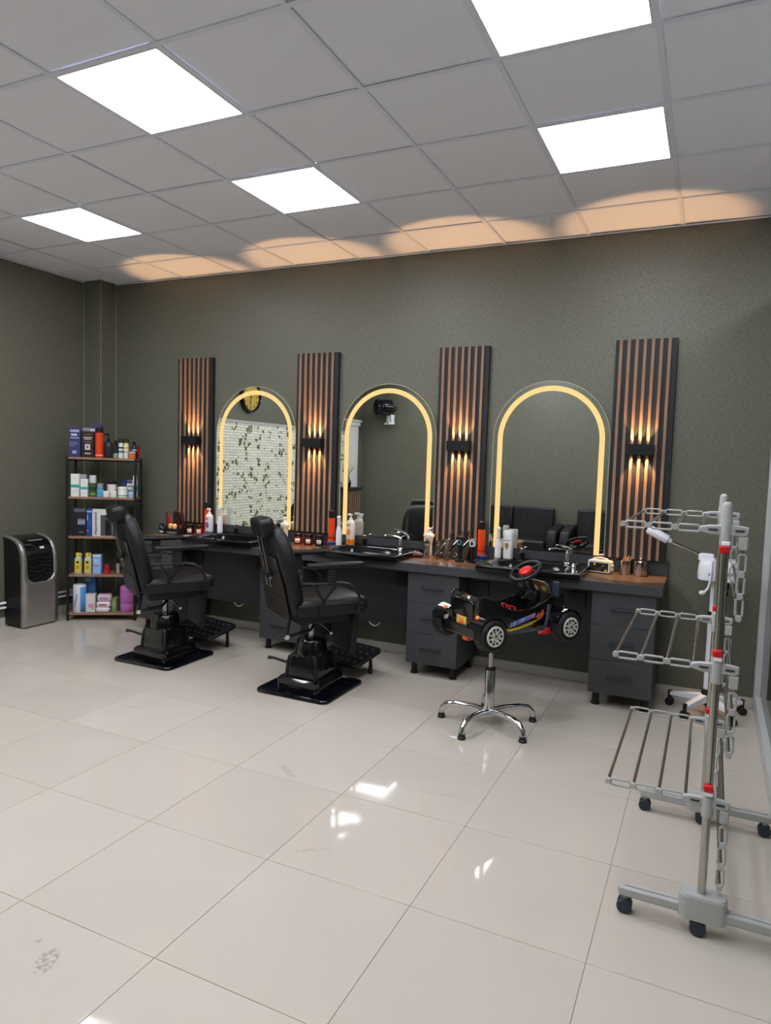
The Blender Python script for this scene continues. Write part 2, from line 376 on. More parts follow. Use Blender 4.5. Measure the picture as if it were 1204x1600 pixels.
for k in range(-1, 9):
    y = LY0 - k * .6
    if YF < y < 0: G().box(XL, XR, y - .012, y + .012, 3.1515, 3.1562).build('grid_bar', M_TBAR, ce, smooth=False)
G().box(XL, XR, -.012, 0, 3.146, 3.154).build('edge_angle', M_TBAR, ce)
G().box(XL, XL + .012, YF, -.19, 3.146, 3.154).build('edge_angle', M_TBAR, ce)
lroot = None
LLAB = {(0, 0): 'square ceiling light panel in the middle of the row nearest the mirrors', (3, 0): 'square ceiling light panel above the right mirror',
        (-3, 0): 'small-looking square ceiling light panel nearest the left wall', (0, 2): 'square ceiling light panel at upper left of the photo',
        (3, 2): 'square ceiling light panel cut off by the top edge of the photo'}
for (i, j) in LIGHTS:
    x, y = LX0 + (i + .5) * .6, LY0 - (j + .5) * .6
    lab = LLAB.get((i, j), 'ceiling light outside the photo, %s column from left wall, %s row from mirrors' % ({-3: 'first', 0: 'second', 3: 'third', 6: 'fourth'}[i], {0: 'first', 2: 'second', 4: 'third', 6: 'fourth'}[j]))
    if lroot is None:
        t = thing('ceiling_light', lab, 'ceiling light', (x, y, 3.15), 0, 'square ceiling light panels'); lroot = t
        fr = G(); fr.box(-.288, .288, -.288, -.278, 0, .02).box(-.288, .288, .278, .288, 0, .02).box(-.288, -.278, -.278, .278, 0, .02).box(.278, .288, -.278, .278, 0, .02)
        fr.build('light_frame', M_LFRAME, t); G().box(-.278, .278, -.278, .278, .004, .02).build('diffuser', M_DIFF, t, smooth=False)
    else:
        t = copy_tree(lroot); t.location = (x, y, 3.15); t['label'] = lab

# glass partition on the right
gp = struct(G().box(3.005, 3.08, YF, -.062, 0, .104).box(3.005, 3.08, YF, -.062, 2.6, 2.66).build('window_1', M_ALU, bev=.003), 'aluminium framed glass partition at the right edge', 'partition')
G().box(3.0, 3.04, -.06, -.012, 0, ZC - .01).build('window_frame', M_ALU, gp, bev=.003)
G().box(3.05, 3.085, -.06, -.012, 0, ZC - .01).build('window_frame', M_ALU, gp, bev=.003)
for y in (-2.0, -3.9): G().box(3.02, 3.07, y - .03, y + .03, .104, 2.6).build('window_frame', M_ALU, gp, bev=.003)
for (a, b) in ((-1.97, -.062), (-3.87, -2.03), (YF, -3.93)):
    G().box(3.038, 3.046, a, b, .104, 2.6).build('pane', M_GLASS, gp, smooth=False)

# ------------------------------------------------------------------ slatted panels with sconces
PANX = [-1.628, -.343, .932, 2.22]
PLAB = ['walnut slatted wall panel at far left, beside the product shelf', 'walnut slatted wall panel between the left and middle mirrors',
        'walnut slatted wall panel between the middle and right mirrors', 'walnut slatted wall panel at far right above the radio']
M_PANB = mat('panel_black', '#1c1d22', 0.55)
def sconce(x, lab):
    t = thing('wall_sconce', lab, 'wall lamp', (x, -.049, 1.673), 0, 'up and down sconces on the slatted panels')
    b = G()
    b.box(-.087, .087, -.078, -.074, -.037, .037); b.box(-.087, -.083, -.074, 0, -.037, .037); b.box(.083, .087, -.074, 0, -.037, .037); b.box(-.083, .083, -.004, 0, -.037, .037)
    b.box(-.083, .083, -.074, -.004, -.006, .006)
    for k in (-1, 1): b.box(k * .02575 - .002, k * .02575 + .002, -.074, -.004, -.037, .037)
    b.build('housing', M_BLKMT, t, smooth=False)
    for k in (-1, 0, 1):
        for s in (1, -1):
            G().lathe([(.017, -.004), (.019, .004), (.012, .009)], (k * .0515, -.022, s * .012)).build('bulb_lens', M_BULB, t)
            ld = bpy.data.lights.new('sconce_beam', 'SPOT'); ld.energy = SCONCE_W; ld.color = (1.0, .55, .24); ld.spot_size = R(47); ld.spot_blend = .22; ld.shadow_soft_size = .008
            lo = bpy.data.objects.new('sconce_beam', ld); COL.objects.link(lo); lo.parent = t; lo.location = (k * .0515, -.017, s * .030)
            lo.rotation_euler = (PI if s > 0 else 0, 0, 0)
    return t
M_BULB = mat('sconce_bulb', '#fff1d8', 0.4, emit=(1.0, .62, .25), es=6.0)
SLAB = ['black box sconce on the leftmost slatted panel', 'black box sconce on the slatted panel left of the middle mirror', 'black box sconce on the slatted panel right of the middle mirror', 'black box sconce on the rightmost slatted panel']
slat_me = None
for n, x in enumerate(PANX):
    t = thing('slatted_panel', PLAB[n], 'wall panel', (x, 0, 0), 0, 'walnut slatted wall panels')
    G().box(-.197, .197, -.038, -.001, .922, 2.418).build('backing_board', M_PANB, t, bev=.0015)
    if slat_me is None:
        g = G().box(-.0095, .0095, -.011, 0, .924, 2.4165); slat_me = g.mesh('slat'); slat_me.materials.append(M_SLAT)
    for k in range(7): inst(slat_me, 'slat', t, (-.197 + .036 + k * .0515, -.0381, 0))
    sconce(x + .003, SLAB[n])

# ------------------------------------------------------------------ arched mirrors
MIRX = [-.972, .306, 1.598]
MLAB = ['arched lit mirror on the left, reflecting the ivy wallpaper', 'arched lit mirror in the middle, reflecting the wall heater', 'arched lit mirror on the right, reflecting the sofa']
def arch(hw, zb, zc, n=40): return [(-hw, zb)] + [(-hw * math.cos(PI * i / n), zc + hw * math.sin(PI * i / n)) for i in range(n + 1)] + [(hw, zb)]
for n, x in enumerate(MIRX):
    t = thing('arch_mirror', MLAB[n], 'mirror', (x, 0, .915), 0, 'arched mirrors with light strips')
    hw = .42; zc = 1.735 - .915
    G().prism(arch(hw, .01, zc), 'y', -.0195, -.006).build('back_plate', M_MEDGE, t)
    G().prism(arch(hw, .01, zc), 'y', -.0205, -.0196).build('mirror_glass', M_MIRROR, t, smooth=False)
    o_, i_ = arch(.384, .01, zc), arch(.347, .01, zc)
    rings = [[(o_[k][0], -.0218, o_[k][1]), (i_[k][0], -.0218, i_[k][1]), (i_[k][0], -.0206, i_[k][1]), (o_[k][0], -.0206, o_[k][1])] for k in range(len(o_))]
    G().loft(rings).build('light_strip', M_LED, t, smooth=False)
    o_, i_ = arch(hw, .01, zc), arch(hw - .0035, .01, zc)
    rings = [[(o_[k][0], -.0215, o_[k][1]), (i_[k][0], -.0215, i_[k][1]), (i_[k][0], -.0206, i_[k][1]), (o_[k][0], -.0206, o_[k][1])] for k in range(len(o_))]
    G().loft(rings).build('glass_edge', M_MEDGE, t, smooth=False)

# ------------------------------------------------------------------ counter: worktop, drawer units, modesty panels, sinks
CT = .82
wt = thing('worktop', 'long walnut-topped anthracite worktop under the mirrors', 'worktop', (0, 0, 0))
def cut_slab(x0, x1, y0, y1, z0, z1):
    q = G(); xs_ = [x0]
    for c in MIRX: xs_ += [c - .31, c + .25]
    xs_.append(x1)
    for i in range(len(xs_) - 1):
        if i % 2 == 0: q.box(xs_[i], xs_[i + 1], y0, y1, z0, z1)
        else: q.box(xs_[i], xs_[i + 1], y0, -.50, z0, z1); q.box(xs_[i], xs_[i + 1], -.13, y1, z0, z1)
    return q
cut_slab(-1.86, 2.436, -.518, -.022, CT - .004, CT).build('wood_surface', M_TOP, wt, smooth=False)
cut_slab(-1.865, 2.441, -.523, -.02, CT - .06, CT - .0042).build('slab', M_ANTH, wt, smooth=False)
tag(G().box(-1.865, 2.441, -.0195, -.0005, CT - .06, CT + .1).build('splashback', M_ANTH, bev=.0015), 'long anthracite splashback strip standing behind the washbasins', 'splashback')
CABX = [-1.65, -.36, .925, 2.215]
CLAB = ['anthracite three-drawer unit at far left, behind the left barber chair', 'anthracite three-drawer unit behind the middle barber chair', 'anthracite three-drawer unit behind the toy car tail', 'anthracite three-drawer unit at the right end of the counter']
croot = None
for n, x in enumerate(CABX):
    if croot is None:
        t = croot = thing('drawer_unit', CLAB[n], 'drawer unit', (x, 0, 0), 0, 'three-drawer units under the worktop')
        G().box(-.195, .195, -.48, -.03, .09, CT - .0605).build('body', M_ANTH, t, bev=.001)
        zz = [.092, .315, .538, CT - .063]
        for k in range(3):
            d = G().box(-.193, .193, -.499, -.481, zz[k] + .0015, zz[k + 1] - .0015).build('drawer', M_ANTH, t, bev=.0012)
            zc = (zz[k] + zz[k + 1]) / 2 + .004
            h = G(); h.tube([(-.078, -.523, zc), (.078, -.523, zc)], .007, 8)
            for s in (-.066, .066): h.cyl((s, -.499, zc), (s, -.523, zc), .0045, n=8)
            h.build('handle', M_BLKMT, d)
        for sx in (-.15, .15):
            for sy in (-.43, -.09): G().lathe([(.028, 0), (.028, .012), (.022, .016), (.022, .0895)], (sx, sy, 0), 16).build('foot', M_BLKPL, t)
    else:
        t = copy_tree(croot); t.location = (x, 0, 0); t['label'] = CLAB[n]
MODL = ['anthracite back board below the left sink', 'anthracite back board below the middle sink', 'anthracite back board below the right sink']
for n in range(3):
    a, b = CABX[n] + .197, CABX[n + 1] - .197
    t = thing('modesty_board', MODL[n], 'board', ((a + b) / 2, 0, 0), 0, 'back boards below the sinks'); h = (b - a) / 2
    G().box(-h, h, -.30, -.282, .30, CT - .0605).build('board', M_ANTHD, t)
    for sx in (-h + .10, h - .12):
        s = G().box(sx - .055, sx + .055, -.312, -.3005, .60, .70).build('socket_box', M_BLKPL, t, bev=.003)
        G().box(sx - .03, sx + .03, -.315, -.3125, .625, .675).build('socket_face', M_BLKPL, s, bev=.001)
    if n < 2: G().tube([(.05 + .012 * i, -.305 - .004 * math.sin(i), .30 - .03 * math.sin(PI * i / 8)) for i in range(9)], .0026, 6).build('loose_cable', M_WHITE, t)
# black sinks with mixer taps
SZ = .862
SLB = ['black ceramic washbasin behind the left barber chair', 'black ceramic washbasin under the middle mirror', 'black ceramic washbasin under the right mirror']
def sink(n, x):
    t = thing('washbasin', SLB[n], 'sink', (x, 0, CT), 0, 'black washbasins in the counter'); H = SZ - CT
    w = .348; y0, y1 = -.555, -.035
    outer = []; N_ = 16
    # outline: straight back and sides, gently bowed front
    outer = [(w, y1), (-w, y1)] + [(-w + 2 * w * i / N_, y0 - .03 * math.sin(PI * i / N_)) for i in range(N_ + 1)]
    def bowl(s, dy=0): 
        q = []
        for i in range(len(outer)):
            a = 2 * PI * i / len(outer); q.append(a)
        return q
    # deck as ring between outline and bowl opening (same vertex count by angle)
    K = 48; cx, cy = -.03, -.315
    def hit(a):   # distance from bowl centre to outline
        dx, dy = math.cos(a), math.sin(a); best = 9
        for i in range(len(outer)):
            p, q = outer[i], outer[(i + 1) % len(outer)]
            ex, ey = q[0] - p[0], q[1] - p[1]; det = dx * -ey + dy * ex
            if abs(det) < 1e-9: continue
            px, py = p[0] - cx, p[1] - cy
            tt = (px * -ey + py * ex) / det; uu = (dx * py - dy * px) / det
            if tt > 0 and -1e-6 <= uu <= 1 + 1e-6: best = min(best, tt)
        return best
    def sup(a, rx, ry, e=4):
        return 1 / ((abs(math.cos(a)) / rx) ** e + (abs(math.sin(a)) / ry) ** e) ** (1 / e)
    ang = sorted(set([2 * PI * k / K for k in range(K)] + [math.atan2(p[1] - cy, p[0] - cx) % (2 * PI) for p in (outer[0], outer[1], outer[2], outer[-1])]))
    def ring(fn, z): return [(cx + fn(a) * math.cos(a), cy + fn(a) * math.sin(a), z) for a in ang]
    rings = [ring(lambda a: hit(a) - .004, .0005), ring(lambda a: hit(a), .006), ring(lambda a: hit(a), H - .006), ring(lambda a: hit(a) - .006, H), ring(lambda a: hit(a) - .016, H), ring(lambda a: hit(a) - .02, H - .005),
             ring(lambda a: min(hit(a) - .026, sup(a, .27, .175)), H - .006), ring(lambda a: min(hit(a) - .03, sup(a, .255, .165)), H - .012), ring(lambda a: sup(a, .235, .15, 4), H - .06), ring(lambda a: sup(a, .19, .115, 3), H - .115), ring(lambda a: sup(a, .03, .03, 2), H - .125)]
    G().loft(rings, caps=False).build('basin', mat('black_ceramic', '#0a0b0d', .12, spec=.35), t, ang=50)
    G().lathe([(.024, 0), (.024, .003), (.012, .004)], (cx, cy, H - .127)).build('drain', M_CHROME, t)
    f = thing('mixer_tap', ['chrome mixer tap on the left washbasin', 'chrome mixer tap on the middle washbasin', 'chrome mixer tap on the right washbasin'][n], 'tap', (x + .18, -.10, SZ - .0055), 0, 'chrome mixer taps')
    G().lathe([(.022, 0), (.022, .006), (.013, .010), (.012, .085), (.008, .092)]).build('tap_body', M_CHROME, f)
    G().tube([(0, 0, .085), (-.03, -.012, .097), (-.08, -.03, .105), (-.115, -.042, .103), (-.12, -.044, .092)], [.009, .008, .007, .007, .008], 10).build('spout', M_CHROME, f)
    G().tube([(.002, 0, .088), (.012, .008, .098), (.03, .02, .104)], [.008, .005, .004], 8).build('lever', M_CHROME, f)
    p = thing('soap_pump', ['black soap pump at the back of the left washbasin', 'black soap pump at the back of the middle washbasin', 'black soap pump at the back of the right washbasin'][n], 'soap pump', (x - .15, -.075, SZ - .0055), 0, 'black soap pumps')
    G().lathe([(.02, 0), (.02, .05), (.012, .058)]).build('pump_body', M_BLKGL, p)
    G().lathe([(.011, .058), (.011, .07), (.014, .07), (.014, .08), (.004, .084)]).build('pump_head', M_CHROME, p)
    h = thing('hand_shower', ['hand shower lying in the left washbasin', 'hand shower lying in the middle washbasin', 'hand shower lying in the right washbasin'][n], 'hand shower', (x + .255, -.20, SZ - .005), 0, 'hand showers on the washbasins')
    G().tube([(0, -.06, .012), (.01, 0, .02), (.012, .04, .018)], [.009, .011, .014], 10).build('grip', M_BLKGL, h)
    G().lathe([(.018, 0), (.016, .01), (.008, .03)], (.0, -.068, .0)).build('nozzle', M_CHROME, h)
for n, x in enumerate(MIRX): sink(n, x)

# ------------------------------------------------------------------ barber chairs
def barber_chair(loc, rot, lab):
    t = thing('barber_chair', lab, 'barber chair', loc, 0, 'black barber chairs')
    # fixed base
    bp = G(); pl = rrect(.545, .535, .05)
    bp.loft([[(p[0] * k, p[1] * k, z) for p in pl] for k, z in ((1, 0), (1, .014), (.985, .022), (.94, .024), (.92, .017))]); bp.build('base_plate', mat('navy_black_gloss', '#0a0d15', .1, coat=.5), t, ang=50)
    pd = G()
    def rr(w, d, z, r=.03, cy=0): return [(p[0], p[1] + cy, z) for p in rrect(w, d, r)]
    pd.loft([rr(.32, .36, .018), rr(.32, .36, .085), rr(.30, .335, .098)])
    pd.loft([rr(.24, .262, .098), rr(.222, .245, .215), rr(.21, .23, .238), rr(.19, .205, .243)])
    pd.lathe([(.112, .236), (.108, .27), (.098, .33), (.09, .342), (.06, .348)], n=28)
    pd.build('pedestal', M_BLKGL, t, ang=40)
    for sx in (-1, 1):
        for sy in (-1, 1): G().loft([[(sx * (cx_ + ox), sy * (cy_ + oy), zz) for ox, oy in ((-.012, -.012), (.008, -.012), (.008, .008), (-.012, .008))] for cx_, cy_, zz in ((.115, .127, .09), (.106, .118, .20), (.098, .108, .236))]).build('pedestal_rib', M_BLKPL, t, bev=.003)
    G().cyl((0, 0, .315), (0, 0, .50), .021, n=20).build('piston', M_STEEL, t)
    G().tube([(-.08, -.10, .175), (-.12, -.12, .185), (-.20, -.14, .205), (-.245, -.145, .205)], [.010, .009, .009, .013], 10).build('pump_lever', M_BLKPL, t)
    # footrest on its own arm
    fr = G(); fr.tube([(.02, .14, .07), (.05, .26, .075), (.09, .38, .095)], .022, 10); fr.build('footrest_arm', M_BLKPL, t)
    ft = G().at((.075, .40, .145), R(14), 0, R(-14))
    ft.prism(rrect(.40, .30, .04), 'z', -.014, .014); fp = ft.build('footplate', M_BLKPL, t, bev=.005)
    sd = G().at((.075, .40, .145), R(14), 0, R(-14))
    for i in range(6):
        for j in range(4): sd.lathe([(.014, .013), (.012, .020), (.004, .023)], (-.15 + i * .06, -.10 + j * .066, 0), 8)
    sd.build('footplate_studs', mat('stud_metal', '#4a4c50', .3, metal=.6), fp)['kind'] = 'stuff'
    for sx in (-.06, .22): G().tube([(sx, .47, 0), (sx, .47, .03), (sx, .47, .155)], [.016, .016, .008], 10).build('footrest_wheel', M_BLKPL, t)
    # turning upper part
    U = Matrix.Rotation(rot, 4, 'Z')
    def g(loc=(0, 0, 0), rx=0, ry=0, rz=0):
        q = G().at(loc, rx, ry, rz); q.m = U @ q.m; return q
    g().box(-.17, .17, -.16, .20, .475, .54).build('seat_pan', M_BLKMT, t, bev=.008)
    # cushion as a loft with crowned top and rolled front
    rings = []
    for i, (y, zt, zb, w) in enumerate([(-.19, .61, .56, .20), (-.175, .645, .545, .235), (-.12, .655, .54, .25), (0, .648, .54, .255), (.15, .655, .54, .255), (.25, .665, .54, .25), (.30, .645, .545, .24), (.315, .61, .56, .21)]):
        rings.append([(w * a, y, zb + (zt - zb) * b) for a, b in ((-.92, 0), (.92, 0), (1, .12), (1, .8), (.9, .97), (.5, 1.0), (0, .985), (-.5, 1.0), (-.9, .97), (-1, .8), (-1, .12))])
    g().loft(rings).build('seat_cushion', M_LEATH, t, ang=60, sub=1)
    g().box(-.262, -.252, -.2, .26, .545, .62).box(.252, .262, -.2, .26, .545, .62).build('seat_side', M_BLKPL, t, bev=.004)
    # backrest, reclined
    tilt = R(12.5)
    rings = []
    for (z, w, tf, tb) in [(.0, .19, .03, -.03), (.015, .22, .055, -.045), (.10, .235, .075, -.05), (.25, .24, .072, -.05), (.38, .232, .07, -.05), (.48, .21, .064, -.048), (.55, .175, .05, -.04), (.585, .13, .028, -.02), (.597, .08, .01, -.005)]:
        rings.append([(w * a, tb + (tf - tb) * b, z) for a, b in ((-1, .25), (-.93, .05), (-.5, 0), (0, 0), (.5, 0), (.93, .05), (1, .25), (1, .75), (.92, .96), (.5, 1), (0, .93), (-.5, 1), (-.92, .96), (-1, .75))])
    g((0, -.18, .535), tilt).loft(rings).build('backrest', M_LEATH, t, ang=60, sub=1)
    bs = g((0, -.18, .535), tilt); bs.prism([(-.20, -.01), (.20, -.01), (.205, .22), (.15, .40), (-.15, .40), (-.205, .22)], 'y', -.066, -.048); bsh = bs.build('back_shell', M_LEATHB, t, bev=.006)
    bs = g((0, -.18, .535), tilt); bs.prism([(-.185, .0), (.185, .0), (.19, .15), (-.19, .15)], 'y', -.071, -.064); bs.build('back_pocket', M_LEATHB, bsh, bev=.003)
    # headrest with chrome rods and clamp
    hr = g((0, -.18, .535), tilt)
    hr.prism(rrect(.235, .12, .035, 5, 0, .592), 'y', -.098, -.002); hr.build('headrest', M_LEATH, t, bev=.022, seg=3)
    hr = g((0, -.18, .535), tilt)
    for s in (-.035, .035): hr.tube([(s, -.082, .20), (s, -.082, .54)], .0042, 8)
    hr.build('headrest_rod', mat('dark_chrome', '#77787c', .18, metal=1.0), t)
    hr = g((0, -.18, .535), tilt); hr.box(-.06, .06, -.10, -.068, .27, .31); cl = hr.build('rod_clamp', M_BLKPL, t, bev=.005)
    g((0, -.18, .535), tilt).tube([(.06, -.085, .29), (.12, -.10, .30), (.15, -.105, .285)], [.006, .006, .009], 8).build('clamp_lever', MATS['dark_chrome'], cl)
    # armrests
    for s in (-1, 1):
        x = s * .305
        a = g(); a.prism(rrect(.065, .39, .03, 4, x, .03), 'z', .862, .894); ar = a.build('armrest', M_LEATH, t, bev=.012, seg=3)
        g().box(x - .008, x + .008, -.03, .035, .755, .864).build('arm_bracket', M_BLKPL, ar, bev=.003)
        ms = g()
        for k in range(4): ms.box(x - .0095, x + .0095, -.02, .025, .782 + k * .02, .787 + k * .02)
        ms.build('arm_slot', MATS['stud_metal'], ar)
        rod = g(); rod.tube([(x * .85, -.17, .762), (x, -.10, .764), (x, .06, .764), (x, .12, .752), (x, .175, .715), (x, .205, .66), (x, .205, .60), (x * .86, .20, .56)], .009, 8); rod.build('arm_rail', M_BLKMT, t)
        vs = g(); vs.tube([(x, -.12, .764), (x * .93, -.045, .65), (x * .86, -.04, .57)], .009, 8); vs.tube([(x, .05, .764), (x * .93, -.035, .65), (x * .86, -.03, .57)], .009, 8); vs.build('arm_strut', M_BLKMT, t)
        g().cyl((x * .84, -.035, .585), (x * .92, -.035, .585), .03, n=20).build('arm_pivot', M_BLKPL, t)
    # recline linkage and lever
    lk = g(); lk.tube([(.12, -.20, .54), (.14, -.23, .40)], .012, 8); lk.tube([(.14, -.23, .40), (.10, -.05, .42), (.05, .0, .45)], .010, 8); lko = lk.build('recline_link', M_BLKMT, t)
    g().cyl((.125, -.23, .40), (.157, -.23, .40), .016, n=16).build('link_bolt', M_CHROME, lko)
    g().tube([(.06, .02, .46), (.14, .05, .43), (.19, .06, .41)], [.007, .006, .011], 8).build('recline_lever', M_CHROME, t)
    # calf pad
    cp = g((0, .265, .54), R(-5)); cp.box(-.17, .17, -.03, .012, -.30, 0); cp.build('calf_pad', M_LEATH, t, bev=.012, seg=3)
    return t
barber_chair((-1.02, -1.06, 0), R(-33), 'black barber chair on the left, in front of the ivy mirror')
barber_chair((.292, -1.095, 0), R(-37), 'black barber chair on the right, in front of the middle sink')

# ------------------------------------------------------------------ children's toy car chair on a chrome stand
def car_chair():
    t = thing('toy_car_chair', 'black toy car haircut seat on a chrome five-leg stand', 'toy car seat', (1.556, -1.15, 0))
    for k in range(5):
        a = R(-108 + 72 * k + 4); d = Vector((math.cos(a), math.sin(a), 0))
        lg = G().tube([d * .02 + Vector((0, 0, .085)), d * .10 + Vector((0, 0, .098)), d * .20 + Vector((0, 0, .10)), d * .255 + Vector((0, 0, .09)), d * .285 + Vector((0, 0, .06)), d * .29 + Vector((0, 0, .03))], [.021, .019, .018, .018, .017, .017], 12).build('leg', M_CHROME, t)
        G().lathe([(.024, 0), (.024, .012), (.019, .016), (.019, .032), (.012, .034)], tuple(d * .29), 14).build('rubber_foot', M_BLKPL, lg)
    G().lathe([(.030, .06), (.030, .335), (.028, .338)], n=24).build('outer_column', M_CHROME, t)
    G().lathe([(.032, .336), (.032, .348), (.018, .350)], n=24).build('column_collar', M_BLKPL, t)
    G().cyl((0, 0, .34), (0, 0, .56), .015, n=18).build('inner_column', M_STEEL, t)
    # car frame: +x forward, +y left
    hd = R(55); base = Matrix.Translation((.045, .115, .60)) @ Matrix.Rotation(hd, 4, 'Z')
    def g(loc=(0, 0, 0), rx=0, ry=0, rz=0):
        q = G().at(loc, rx, ry, rz); q.m = base @ q.m; return q
    G().box(-.09, .09, -.06, .10, .545, .565).build('mount_plate', M_BLKMT, t)
    # body tub: sections along x
    st = [(-.315, .115, .0, .155), (-.308, .135, -.02, .185), (-.275, .145, -.03, .20), (-.21, .145, -.035, .175), (-.13, .14, -.04, .13), (-.04, .135, -.045, .10), (.07, .135, -.045, .10), (.17, .135, -.04, .13), (.25, .13, -.03, .175), (.30, .12, -.02, .185), (.36, .10, -.01, .165), (.40, .07, .0, .12)]
    rings = []
    for (x, w, zb, zr) in st:
        wi = w - .012; zi = zb + .02 if -.26 < x < .26 else zr - .012
        rings.append([(x, -w * .75, zb), (x, w * .75, zb), (x, w, zb + .035), (x, w * 1.02, (zb + zr) / 2), (x, w, zr), (x, w - .006, zr + .004), (x, wi, zr - .002), (x, wi * .95, zi + .02), (x, wi * .75, zi),
                      (x, -wi * .75, zi), (x, -wi * .95, zi + .02), (x, -wi, zr - .002), (x, -w + .006, zr + .004), (x, -w, zr), (x, -w * 1.02, (zb + zr) / 2), (x, -w, zb + .035)])
    g().loft(rings).build('car_body', M_BLKGL, t, ang=45)
    g().prism(rrect(.20, .14, .03, 4, 0, .10), 'x', -.323, -.308).build('boot_lid', M_BLKGL, t, bev=.004)
    decal = g(); decal.box(-.329, -.323, -.012 - .035, .055 - .012, .02, .07); dp = decal.build('number_plate', C_('#d8b860', .4), t, bev=.001)
    g().prism([(-.04, .03), (-.01, .062), (.0, .04), (.03, .066), (.012, .024), (-.02, .022)], 'x', -.3305, -.329).build('plate_flame', C_('#e06a20', .4), dp)
    # wheels
    for (x, s) in ((-.275, -1), (-.275, 1), (.29, -1), (.29, 1)):
        c = (x, s * .205, 0)
        w = g(c); prof = [(.048, -.042), (.078, -.045), (.089, -.036), (.094, -.02), (.0945, 0), (.094, .02), (.089, .036), (.078, .045), (.048, .042)]
        w.m = w.m @ Matrix.Rotation(R(90), 4, 'X'); w.lathe(prof, n=28); wo = w.build('wheel', M_BLKPL, t, ang=30)
        tr = g(c); tr.m = tr.m @ Matrix.Rotation(R(90), 4, 'X')
        for k in range(24): 
            a = 2 * PI * k / 24; tr.add([(math.cos(a + da) * .0965, math.sin(a + da) * .0965, z) for da in (-.05, .05) for z in (-.03, .03)] + [(math.cos(a + da) * .09, math.sin(a + da) * .09, z) for da in (-.05, .05) for z in (-.03, .03)], [(0, 1, 3, 2), (0, 1, 5, 4), (2, 3, 7, 6), (0, 2, 6, 4), (1, 3, 7, 5)])
        tr.build('tyre_tread', M_BLKPL, wo, smooth=False)['kind'] = 'stuff'
        hb = g((x, s * (.205 + .043), 0)); hb.m = hb.m @ Matrix.Rotation(R(90 if s < 0 else -90), 4, 'X')
        hb.lathe([(.058, 0), (.058, .004), (.052, .006), (.044, .003), (.004, .004)], n=28); hc = hb.build('hub_cap', C_('#d9d6cf', .3), wo)
        hl = g((x, s * (.205 + .043), 0)); hl.m = hl.m @ Matrix.Rotation(R(90 if s < 0 else -90), 4, 'X')
        for k in range(10):
            a = 2 * PI * k / 10; hl.lathe([(.0075, .002), (.0075, .0075), (.005, .0078)], (.040 * math.cos(a), .040 * math.sin(a), 0), 6)
        for k in range(5):
            a = 2 * PI * (k + .5) / 5; hl.lathe([(.0045, .002), (.0045, .0065), (.003, .0067)], (.025 * math.cos(a), .025 * math.sin(a), 0), 6)
        hl.build('hub_holes', M_BLKPL, wo)['kind'] = 'stuff'
        hn = g((x, s * (.205 + .043), 0)); hn.m = hn.m @ Matrix.Rotation(R(90 if s < 0 else -90), 4, 'X'); hn.lathe([(.012, .003), (.012, .009), (.006, .012)], n=12); hn.build('hub_nut', M_STEEL, wo)
        # fender arch
        pts_o = [(x + .108 * math.cos(R(a)), .108 * math.sin(R(a))) for a in range(18, 172, 11)]; pts_i = [(x + .10 * math.cos(R(a)), .10 * math.sin(R(a))) for a in range(18, 172, 11)]
        y0, y1 = (.125, .235) if s > 0 else (-.235, -.125)
        rings = [[(o[0], y0, o[1]), (o[0], y1, o[1] - .004), (i[0], y1, i[1] - .004), (i[0], y0, i[1])] for o, i in zip(pts_o, pts_i)]
        g().loft(rings).build('fender', M_BLKGL, t, ang=50)
    for x in (-.275, .29): g().cyl((x, -.2, 0), (x, .2, 0), .008, n=10).build('axle', M_STEEL, t)
    # bumper, lights, exhaust
    bm = g(); bm.prism(rrect(.30, .065, .02, 4, 0, -.005), 'x', -.345, -.30); bm.build('rear_bumper', M_BLKGL, t, bev=.008)
    for s in (-1, 1):
        tl = g(); tl.box(-.328, -.302, s * .155 - .022, s * .155 + .022, .015, .09); to = tl.build('tail_light', M_CHROME, t, bev=.006)
        g((-.329, s * .155, .082)).ell((0, 0, 0), (.012, .020, .022)).build('indicator', C_('#e8781e', .25), to)
        g((-.331, s * .155, .035)).ell((0, 0, 0), (.008, .016, .018)).build('reverse_lens', C_('#e6e6ea', .15), to)
        g((.395, s * .055, .07)).ell((0, 0, 0), (.016, .024, .024)).build('head_light', C_('#d8d8dc', .12), t)
    g((-.315, -.05, -.045)).box(-.02, .02, -.025, .025, -.015, .015).build('tow_hook', C_('#e2571e', .4), t, bev=.004)
    # cowl, windscreen, dash print, steering
    ws = g((.262, 0, .175), 0, R(-25)); ws.prism([(-.10, 0), (.10, 0), (.10, .05), (.075, .078), (-.075, .078), (-.10, .05)], 'x', -.004, .004); wso = ws.build('windscreen', C_('#6a5a48', .2), t, bev=.002)
    for (y, z, r, c) in ((-.055, .03, .022, '#c9b23a'), (-.02, .055, .018, '#c23a2a'), (.02, .025, .022, '#d8cfa0'), (.05, .05, .02, '#3a4ab0'), (.075, .028, .014, '#c9b23a'), (-.08, .05, .012, '#3a4ab0')):
        w2 = g((.262, 0, .175), 0, R(-25)); w2.prism([(y + r * math.cos(R(a)), z + r * .8 * math.sin(R(a))) for a in range(0, 360, 45)], 'x', -.0055, -.004); w2.build('screen_print', C_(c, .4), wso)
    sc = g(); sc.tube([(.25, 0, .13), (.175, 0, .24)], .016, 10); sco = sc.build('steering_column', M_BLKPL, t)
    sc = g(); sc.box(.20, .25, -.03, .03, .11, .18); sc.build('column_shroud', M_BLKPL, sco, bev=.01)
    sw = g((.142, 0, .305), 0, R(-33)); sw.torus((0, 0, 0), .093, .0125, 'z', 32, 8); swo = sw.build('steering_wheel', M_BLKPL, t)
    sp = g((.142, 0, .305), 0, R(-33))
    for a in (90, 210, 330): sp.tube([(0, 0, -.006), (.088 * math.cos(R(a)), .088 * math.sin(R(a)), 0)], .009, 8)
